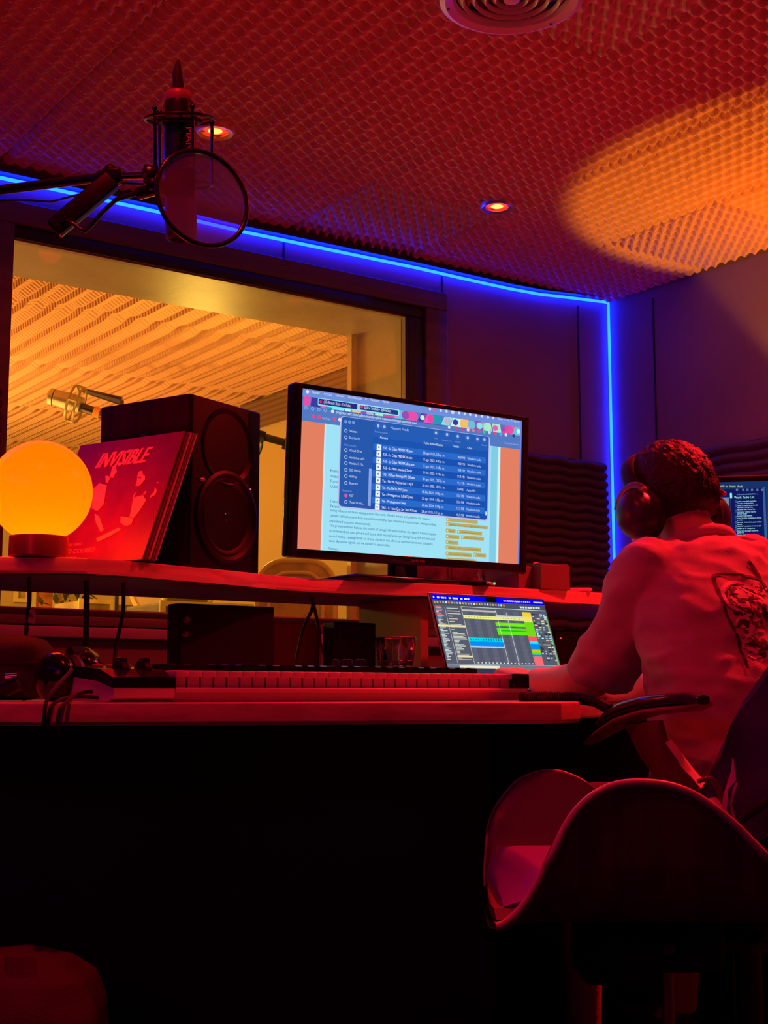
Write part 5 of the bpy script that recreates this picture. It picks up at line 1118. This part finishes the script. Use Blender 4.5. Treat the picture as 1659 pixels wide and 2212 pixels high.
stroke(smoothp(S8([(500, 1120), (540, 1020), (640, 990), (730, 1060), (740, 1160), (660, 1200)])), .0022, 1)
stroke(smoothp(S8([(540, 1150), (580, 1060), (650, 1050), (690, 1110)])), .0016, 0)
stroke(smoothp(S8([(700, 100), (820, 240), (900, 400), (1010, 560)])), .0045, 0)
stroke(smoothp(S8([(640, 1480), (640, 1380), (700, 1290), (780, 1240)])), .0022, 1); stroke(smoothp(S8([(700, 1590), (800, 1640), (900, 1600)])), .0022, 1)
random.seed(11)
for k in range(130):
    x = random.uniform(400, 1000); y = random.uniform(500, 1600)
    if x < 380+(y-500)*.28: continue
    c_ = px2(1520+x/7.374, 1200+y/7.374); a_ = random.uniform(0, 6.28); l_ = random.uniform(.003, .011)
    stroke([(c_[0]-math.cos(a_)*l_, c_[1]-math.sin(a_)*l_*.6), c_, (c_[0]+math.cos(a_+.7)*l_, c_[1]+math.sin(a_+.7)*l_*.6)], random.uniform(.0012, .0038), 0 if k % 5 < 3 else 1)
b.build('back_print', [mat('print_dark_ink', (.06, .02, .03), .8), mat('print_pale_ink', (.80, .5, .5), .8)], pe)

# headphones on the head
e = empty('worn_headphones', ear+V((0, 0, 0)), 'big black closed headphones worn over both ears by the seated person', 'headphones')
def cupgeo(s_):
    c = hp(.088*s_, -.010, -.006) if s_ > 0 else hp(-.102, -.010, -.018); n_ = (hR*s_-hF*.05-hU*.06).normalized(); _, s1, s2 = frame_from(n_, hU)
    b = MB(); b.rings([[c+n_*h+s1*(r*.88*math.cos(q))+s2*(r*math.sin(q)) for q in [2*math.pi*k/36 for k in range(36)]] for r, h in ((.042, -.004), (.049, .002), (.0495, .012), (.046, .026), (.037, .037), (.022, .0435), (.001, .045))])
    o = b.build('ear_cup', mat('matte_cup', (.05, .05, .055), .33), e, True)
    b = MB(); b.tube([c-n_*.008+s1*(.036*math.cos(q))+s2*(.040*math.sin(q)) for q in [2*math.pi*k/30 for k in range(31)]], .0125, 10); b.build('ear_pad', mat('pad_leather', (.02, .018, .02), .55), e, True)
    # yoke
    b = MB(); b.tube([c+n_*.016+s2*.062*math.cos(q)+s1*.053*math.sin(q)*(1) for q in [math.radians(a) for a in range(-100, 101, 20)]] if False else [c+n_*.018+hF*(-.050*math.cos(q))+hU*(.058*math.sin(q)) for q in [math.radians(a) for a in range(38, 151, 14)]], .0040, 8, 0, 1.8); b.build('yoke', mat('pale_yoke', (.24, .18, .2), .35, .4), e, True)
    b = MB(); b.ell(c+n_*.021-hF*.0395+hU*.036, (.0055,)*3, n=10); b.build('hinge_button', mat('red_hinge', (.8, .15, .1), .35), e, True)
    return c, n_
cL, nL_ = cupgeo(-1); cR, nR_ = cupgeo(1)
b = MB(); q_ = []
bu = (hU*math.cos(.30)+hF*math.sin(.30)).normalized()
for k in range(25):
    a = math.pi*k/24; q_.append(hp(0, -.002, .045)+hR*(-.094*math.cos(a))+bu*(.098*math.sin(a)))
b.rings([[p+(hF*math.cos(t)*.018+((p-hp(0, 0, .03)).normalized())*math.sin(t)*.006) for t in [2*math.pi*j/12 for j in range(12)]] for p in q_]); b.build('headband', M_RUB, e, True)
cable('headphone_lead', [cL-hU*.048, cL-hU*.06-hF*.004, P(1392, 1185, 2.52), P(1400, 1215, 2.50)], .003, 'short black lead hanging from the left ear cup of the worn headphones')

# ================================================================== OFFICE CHAIR of the person
e = empty('office_chair', V((1.93, 1.55, 0)), 'swivel chair with curved armrest and plywood strut in which the person sits', 'chair')
M_LEA = mat('black_leather', (.03, .026, .032), .28, bump=(150, .2)); M_PAD = mat('armrest_pad', (.055, .045, .065), .16, coat=.3)
pad = [P(1296, 1568, 2.31), P(1322, 1546, 2.29), P(1360, 1528, 2.255), P(1405, 1516, 2.215), P(1455, 1510, 2.17), P(1498, 1508, 2.135), P(1520, 1512, 2.115)]
b = MB()
def strap(b, pts, wd, th_, side=None, taper=None, mi=0):
    rs = []
    for i, p in enumerate(pts):
        t = (pts[min(i+1, len(pts)-1)]-pts[max(i-1, 0)]).normalized(); sd_ = side or RT; n_ = t.cross(sd_).normalized(); w_ = wd*(taper[i] if taper else 1); h_ = th_*(taper[i]**.5 if taper else 1)
        rs.append([p+sd_*(w_/2*math.copysign(abs(math.cos(a))**.75, math.cos(a)))+n_*(h_/2*math.copysign(abs(math.sin(a))**.75, math.sin(a))) for a in [2*math.pi*k/16 for k in range(16)]])
    b.rings(rs, mi)
strap(b, pad, .055, .022, taper=[.35, .8, 1, 1, 1, .95, .5]); b.build('armrest_pad', M_PAD, e, True, 60)
b = MB(); low = [P(1272, 1606, 2.33), P(1305, 1583, 2.31), P(1350, 1556, 2.27), P(1405, 1538, 2.22), P(1455, 1532, 2.175), P(1500, 1528, 2.14), P(1524, 1520, 2.118)]
strap(b, low, .058, .012, taper=[.4, .8, 1, 1, 1, .95, .6]); b.build('armrest_shell', mat('armrest_ply', (.34, .16, .12), .35), e, True, 60)
# strut of moulded plywood from the armrest down to the seat
Lf = [P(1348, 1566, 2.26), P(1385, 1640, 2.23), P(1420, 1685, 2.19), P(1470, 1735, 2.14), P(1520, 1790, 2.1)]
Rt = [P(1424, 1560, 2.16), P(1436, 1606, 2.15), P(1480, 1666, 2.11), P(1518, 1710, 2.07), P(1560, 1768, 2.03)]
b = MB(); rs = []
for a_, c_ in zip(Lf, Rt):
    n_ = V((.93, .2, .3)).normalized()*.012; rs.append([a_, c_, c_+n_, a_+n_])
b.rings(rs); b.build('armrest_strut', M_PLY, e, True, 30)
b = MB(); rs = []
for a_, c_ in list(zip(Lf, Rt))[1:]:
    rs.append([c_+V((0, 0, .001)), c_+V((0, 0, .001))+RV*.011+UPZ*.006, c_+RV*.012-FH*.01, c_-FH*.008]);
b.rings(rs); b.build('strut_edge', M_PLYEDGE, e, True, 30)
b = MB()
for off in (0, .012): b.tube([P(1506+off*300, 1688, 2.02), P(1530+off*500, 1680, 2.02), P(1548+off*500, 1700, 2.02), P(1566+off*300, 1745, 2.02)], .0032, 8)
b.build('tilt_cables', M_PLY, e, True)
# seat
b = MB(); b.box(V((1.93, 1.66, .415)), (.50, .50, .07), None, 0, .03); b.build('seat', M_LEA, e, True)
b = MB(); b.box(V((1.93, 1.66, .370)), (.46, .44, .02), None, 0, .008); b.build('seat_pan', M_PLY, e, True)
b = MB(); b.tube([(1.93, 1.64, .36), (1.93, 1.64, .12)], .025, 16); b.build('gas_column', M_METAL, e, True)
for k in range(5):
    a = k*1.2566+.3; q = V((1.93+.28*math.cos(a), 1.64+.28*math.sin(a), .075)); b = MB(); b.tube([(1.93, 1.64, .12), q], [.024, .014], 10); o = b.build('base_leg', M_METAL, e, True)
    b = MB(); b.lathe([(.028, -.012), (.03, -.008), (.03, .008), (.028, .012)], V((q.x, q.y, .031)), V((-math.sin(a), math.cos(a), 0)), 20); b.build('caster', M_RUB, o, True)
# back shell
ol = [(1.615, .56), (1.618, .62), (1.640, .68), (1.668, .75), (1.715, .82), (1.78, .89), (1.87, .93), (2.0, .93), (2.12, .89), (2.19, .80), (2.21, .68), (2.20, .58), (2.1, .53), (1.7, .53)]
def yb(x, z): return 1.375+.10*((x-1.91)/.3)**2*-1*0+.09*((x-1.91)/.3)**2-(z-.55)*.10
b = MB(); n = len(ol); fr = [V((x, yb(x, z), z)) for x, z in ol]; ctr_ = V((1.91, yb(1.91, .72), .72)); 
rs = []
for dy, k_ in ((0, .92), (-.004, 1.0), (-.022, 1.0), (-.028, .92)): rs.append([V((1.91+(p.x-1.91)*k_, yb(p.x, p.z)+dy, .72+(p.z-.72)*k_)) for p in fr])
b.rings(rs); b.build('backrest', M_LEA, e, True, 50)
b = MB(); b.tube([(1.91, 1.36, .56), (1.91, 1.42, .40), (1.92, 1.55, .37)], .022, 10, 0, .6); b.build('back_bracket', M_METAL, e, True)
# jacket over the back
e = empty('jacket', V((1.9, 1.38, .93)), 'dark purple jacket draped over the chair back at the right picture edge', 'jacket')
b = MB(); nx, nz = 46, 40; grid = []
for j in range(nz+1):
    t = j/nz; z = .955-t*.405
    # left boundary follows the back outline
    def lb(z):
        pts = [(.54, 1.588), (.60, 1.594), (.66, 1.616), (.72, 1.640), (.78, 1.672), (.84, 1.716), (.90, 1.775), (.96, 1.84)]
        for (a_, x_), (c_, y_) in zip(pts, pts[1:]):
            if z <= c_: return x_+(y_-x_)*max(0, (z-a_)/(c_-a_))
        return pts[-1][1]
    x0 = lb(z); x1 = 2.24
    for i in range(nx+1):
        s_ = i/nx; x = x0+(x1-x0)*s_; fold = .010*math.sin(x*46+2.5*t)*(.3+t)+.006*math.sin(x*95+z*20)*t
        grid.append(V((x+.006*math.sin(z*60)*(1-s_)*t, yb(x, z)-.042+fold, z+.012*math.sin(x*60)*(t > .97))))
fs = [(j*(nx+1)+i, j*(nx+1)+i+1, (j+1)*(nx+1)+i+1, (j+1)*(nx+1)+i) for j in range(nz) for i in range(nx)]
b.add(grid, fs); back_ = [g+V((0, .006, 0)) for g in grid]; b.add(back_, fs)
M_JK = mat('purple_cloth', (.10, .035, .24), .85, sheen=.4, bump=(300, .3)); b.build('coat_back', M_JK, e, True, 80)
b = MB()
def ribbon(b, A1, A2):
    vs = []
    for (u, v), (u2, v2) in zip(A1, A2): vs += [P(u, v, 1.985), P(u2, v2, 1.975)]
    b.add(vs, [(2*i, 2*i+2, 2*i+3, 2*i+1) for i in range(len(A1)-1)]); bb = [x+FH*.002 for x in vs]; b.add(bb, [(2*i, 2*i+2, 2*i+3, 2*i+1) for i in range(len(A1)-1)])
ribbon(b, [(1583, 1636), (1580, 1665), (1572, 1690), (1564, 1715), (1559, 1745), (1554, 1775), (1553, 1786)], [(1585, 1640), (1588, 1672), (1590, 1686), (1573, 1705), (1571, 1738), (1566, 1765), (1561, 1790)])
ribbon(b, [(1590, 1690), (1582, 1708), (1577, 1735), (1579, 1760), (1582, 1778)], [(1594, 1692), (1587, 1712), (1581, 1738), (1586, 1758), (1592, 1780)])
b.build('hem', mat('pink_lining', (.55, .18, .38), .7), e, True)

# ================================================================== EMPTY PLYWOOD SHELL CHAIR (foreground)
e = empty('shell_chair', P(1400, 2212, 1.98)*V((1, 1, 0)) if False else V((P(1441, 2100, 1.98).x, P(1441, 2100, 1.98).y, 0)), 'empty swivel chair with saddle-shaped plywood seat shell, in the right foreground', 'chair')
dN, dF = 1.80, 2.20
near = [(1068, 1989), (1100, 1985), (1130, 1960), (1150, 1925), (1170, 1880), (1190, 1830), (1210, 1785), (1235, 1748), (1265, 1720), (1300, 1700), (1340, 1690), (1400, 1690), (1450, 1700), (1500, 1724), (1560, 1770), (1610, 1820), (1659, 1872), (1720, 1935), (1790, 1985)]
zb = P(1070, 1992, dN).z-.004
nc = []
for u, v in near:
    p = P(u, v, dN); nc.append(((p-CAM).dot(RV), max(p.z, zb+.004)))
fcv = [(.160, zb+.004), (.1605, zb+.03), (.162, .50), (.1657, .536), (.173, .563), (.186, .589), (.2204, .626), (.266, .640), (.304, .632), (.342, .610), (.40, .568), (.47, .52), (.55, .482), (.63, zb+.004)]
NR = 60
def resample(c):
    q = []
    for i in range(len(c)-1):
        p0, p1, p2, p3 = c[max(i-1, 0)], c[i], c[i+1], c[min(i+2, len(c)-1)]
        for k in range(10):
            t = k/10; q.append(tuple(.5*((2*p1[a])+(p2[a]-p0[a])*t+(2*p0[a]-5*p1[a]+4*p2[a]-p3[a])*t*t+(3*p1[a]-p0[a]-3*p2[a]+p3[a])*t**3) for a in (0, 1)))
    q.append(c[-1]); L = [0]
    for a, b_ in zip(q, q[1:]): L.append(L[-1]+math.hypot(a[0]-b_[0], a[1]-b_[1]))
    out = []; i = 0
    for k in range(NR+1):
        x = L[-1]*k/NR
        while i < len(L)-2 and L[i+1] < x: i += 1
        t = (x-L[i])/max(1e-9, L[i+1]-L[i]); out.append((q[i][0]+(q[i+1][0]-q[i][0])*t, q[i][1]+(q[i+1][1]-q[i][1])*t))
    return out
NCV, FCV = resample(nc), resample(fcv)
rr0, rr1 = nc[0][0], nc[-1][0]
def section(i, off):
    (rn, zn), (rf, zf_) = NCV[i], FCV[i]; a, c = dN+off, dF-off; bz = zb+off; rad = .085; pts = []
    zn = max(zn, bz+.001); zf_ = max(zf_, bz+.001)
    w_ = math.exp(-i/3.5)
    def pt(dd, z): return RV*((rn+(rf-rn)*(dd-dN)/(dF-dN))*(1-w_)+w_*(.0735*dd+.0150*math.exp(-(dd-1.8)/.03)))+FH*dd+V((0, 0, z))
    for k in range(7): t = k/6; z = zn+(bz+rad-zn)*t if zn > bz+rad else zn; pts.append((a-.012*(1-t)*(zn > bz+rad), z))
    lowN = min(zn, bz+rad)
    for k in range(1, 7):
        q = k/6*math.pi/2; s_ = (lowN-bz)/rad; pts.append((a+rad*(1-math.cos(q)), bz+rad*s_*(1-math.sin(q))))
    for k in range(1, 5): pts.append((a+rad+(c-a-2*rad)*k/5, bz))
    lowF = min(zf_, bz+rad)
    for k in range(6, -1, -1):
        q = k/6*math.pi/2; s_ = (lowF-bz)/rad; pts.append((c-rad*(1-math.cos(q)), bz+rad*s_*(1-math.sin(q))))
    for k in range(1, 7): t = k/6; z = (bz+rad)+(zf_-(bz+rad))*t if zf_ > bz+rad else zf_; pts.append((c+.012*t*(zf_ > bz+rad), z))
    return [pt(*p) for p in pts]
def shell(b, o1, o2, mi=0, shrink=0):
    b.rings([section(i, o1)+list(reversed(section(i, o2))) for i in range(shrink, NR+1-shrink)], mi)
b = MB(); shell(b, 0, .011); b.build('plywood_shell', M_PLY, e, True, 50)
b = MB(); shell(b, .013, .026, 0, 1); b.build('seat_liner', mat('liner_leather', (.22, .10, .13), .45, bump=(120, .15)), e, True, 50)
# rim edge lines
b = MB(); b.tube([section(i, .004)[0]+V((0, 0, .001)) for i in range(NR+1)], .0058, 8)
b.tube([section(i, .004)[-1] for i in range(NR+1)], .0028, 8); b.tube(section(0, .004), .005, 8); b.build('shell_edge', M_PLYEDGE, e, True, 70)
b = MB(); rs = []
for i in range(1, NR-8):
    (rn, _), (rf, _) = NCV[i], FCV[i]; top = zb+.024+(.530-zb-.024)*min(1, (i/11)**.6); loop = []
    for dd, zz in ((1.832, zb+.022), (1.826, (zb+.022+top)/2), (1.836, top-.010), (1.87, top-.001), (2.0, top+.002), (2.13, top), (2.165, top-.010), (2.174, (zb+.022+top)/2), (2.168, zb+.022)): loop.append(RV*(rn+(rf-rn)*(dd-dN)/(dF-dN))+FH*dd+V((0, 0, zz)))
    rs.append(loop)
b.rings(rs); b.build('seat_cushion', mat('leather_blue_cast', (.30, .035, .62), .5, bump=(80, .1)), e, True)  # blue light on the cushion put into its violet base colour
b = MB(); q = P(1186, 1984, 1.795); b.box(q+V((0, 0, .004)), (.010, .004, .004), (RV, FH, UPZ), 0, .001); b.build('rivet', M_CHROME, e)
mc_ = V((P(1441, 2100, 1.98).x, P(1441, 2100, 1.98).y, 0))
b = MB(); b.box(mc_+V((0, 0, zb-.045))-RV*.03, (.20, .16, .085), (RV, FH, UPZ), 0, .015); b.box(mc_+V((0, 0, zb-.07))-RV*.09, (.09, .12, .08), (RV, FH, UPZ), 0, .02); b.build('tilt_mechanism', M_RUB, e, True)
b = MB(); b.lathe([(.008, 0), (.008, .01), (.002, .012)], mc_+V((0, 0, zb-.05))-FH*.085-RV*.015, -FH, 12); b.build('tension_knob', mat('knob_worn', (.2, .1, .1), .4), e, True)
b = MB(); b.tube([mc_+V((0, 0, zb-.085)), mc_+V((0, 0, zb-.10)), mc_+V((0, 0, .13))], .0095, 16); b.lathe([(.0105, 0), (.0105, .004)], mc_+V((0, 0, zb-.105)), n=16); b.build('gas_column', mat('column_steel', (.6, .45, .45), .25, .9), e, True)
for k in range(5):
    a = k*1.2566+.75; q = mc_+V((.27*math.cos(a), .27*math.sin(a), .075)); b = MB(); b.tube([mc_+V((0, 0, .12)), q], [.024, .014], 10); o = b.build('base_leg', M_METAL, e, True)
    b = MB(); b.lathe([(.028, -.012), (.03, -.008), (.03, .008), (.028, .012)], V((q.x, q.y, .031)), V((-math.sin(a), math.cos(a), 0)), 20); b.build('caster', M_RUB, o, True)

# ================================================================== BACKPACK bottom left
q = P(60, 2212, 1.95); e = empty('backpack', V((q.x, q.y, 0)), 'dark fabric backpack on the floor at the bottom left corner', 'backpack')
M_BAG = mat('bag_fabric', (.16, .05, .055), .85, bump=(250, .5)); cbx = V((q.x, q.y+.08, .20))-RV*.06
b = MB(); b.rings([ring(V((cbx.x, cbx.y, z)), hw, hd, X=RV, Y=FH, ex=4) for z, hw, hd in ((.004, .19, .08), (.03, .21, .10), (.2, .208, .105), (.30, .203, .10), (.345, .185, .085), (.372, .150, .06), (.382, .09, .03))])
fuse(b, 'bag_body', M_BAG, e, .008, 3, lambda co, n_: .006*noise.noise(co*16))
b = MB(); b.rings([ring(V((cbx.x, cbx.y, z))-FH*.12-RV*.06, hw, hd, X=RV, Y=FH, ex=3) for z, hw, hd in ((.01, .11, .03), (.1, .125, .045), (.24, .12, .04), (.29, .09, .025))]); fuse(b, 'front_pocket', M_BAG, e, .007, 3, lambda co, n_: .005*noise.noise(co*20))
for s_ in (-1, 1): b = MB(); strap(b, [cbx-FH*.06+RV*.09*s_+V((0, 0, .18)), cbx-FH*.09+RV*.11*s_+V((0, 0, .10)), cbx-FH*.13+RV*.12*s_+V((0, 0, .0)), cbx-FH*.13+RV*.12*s_+V((0, 0, -.12))], .045, .008, RV); b.build('shoulder_strap', M_BAG, e, True)
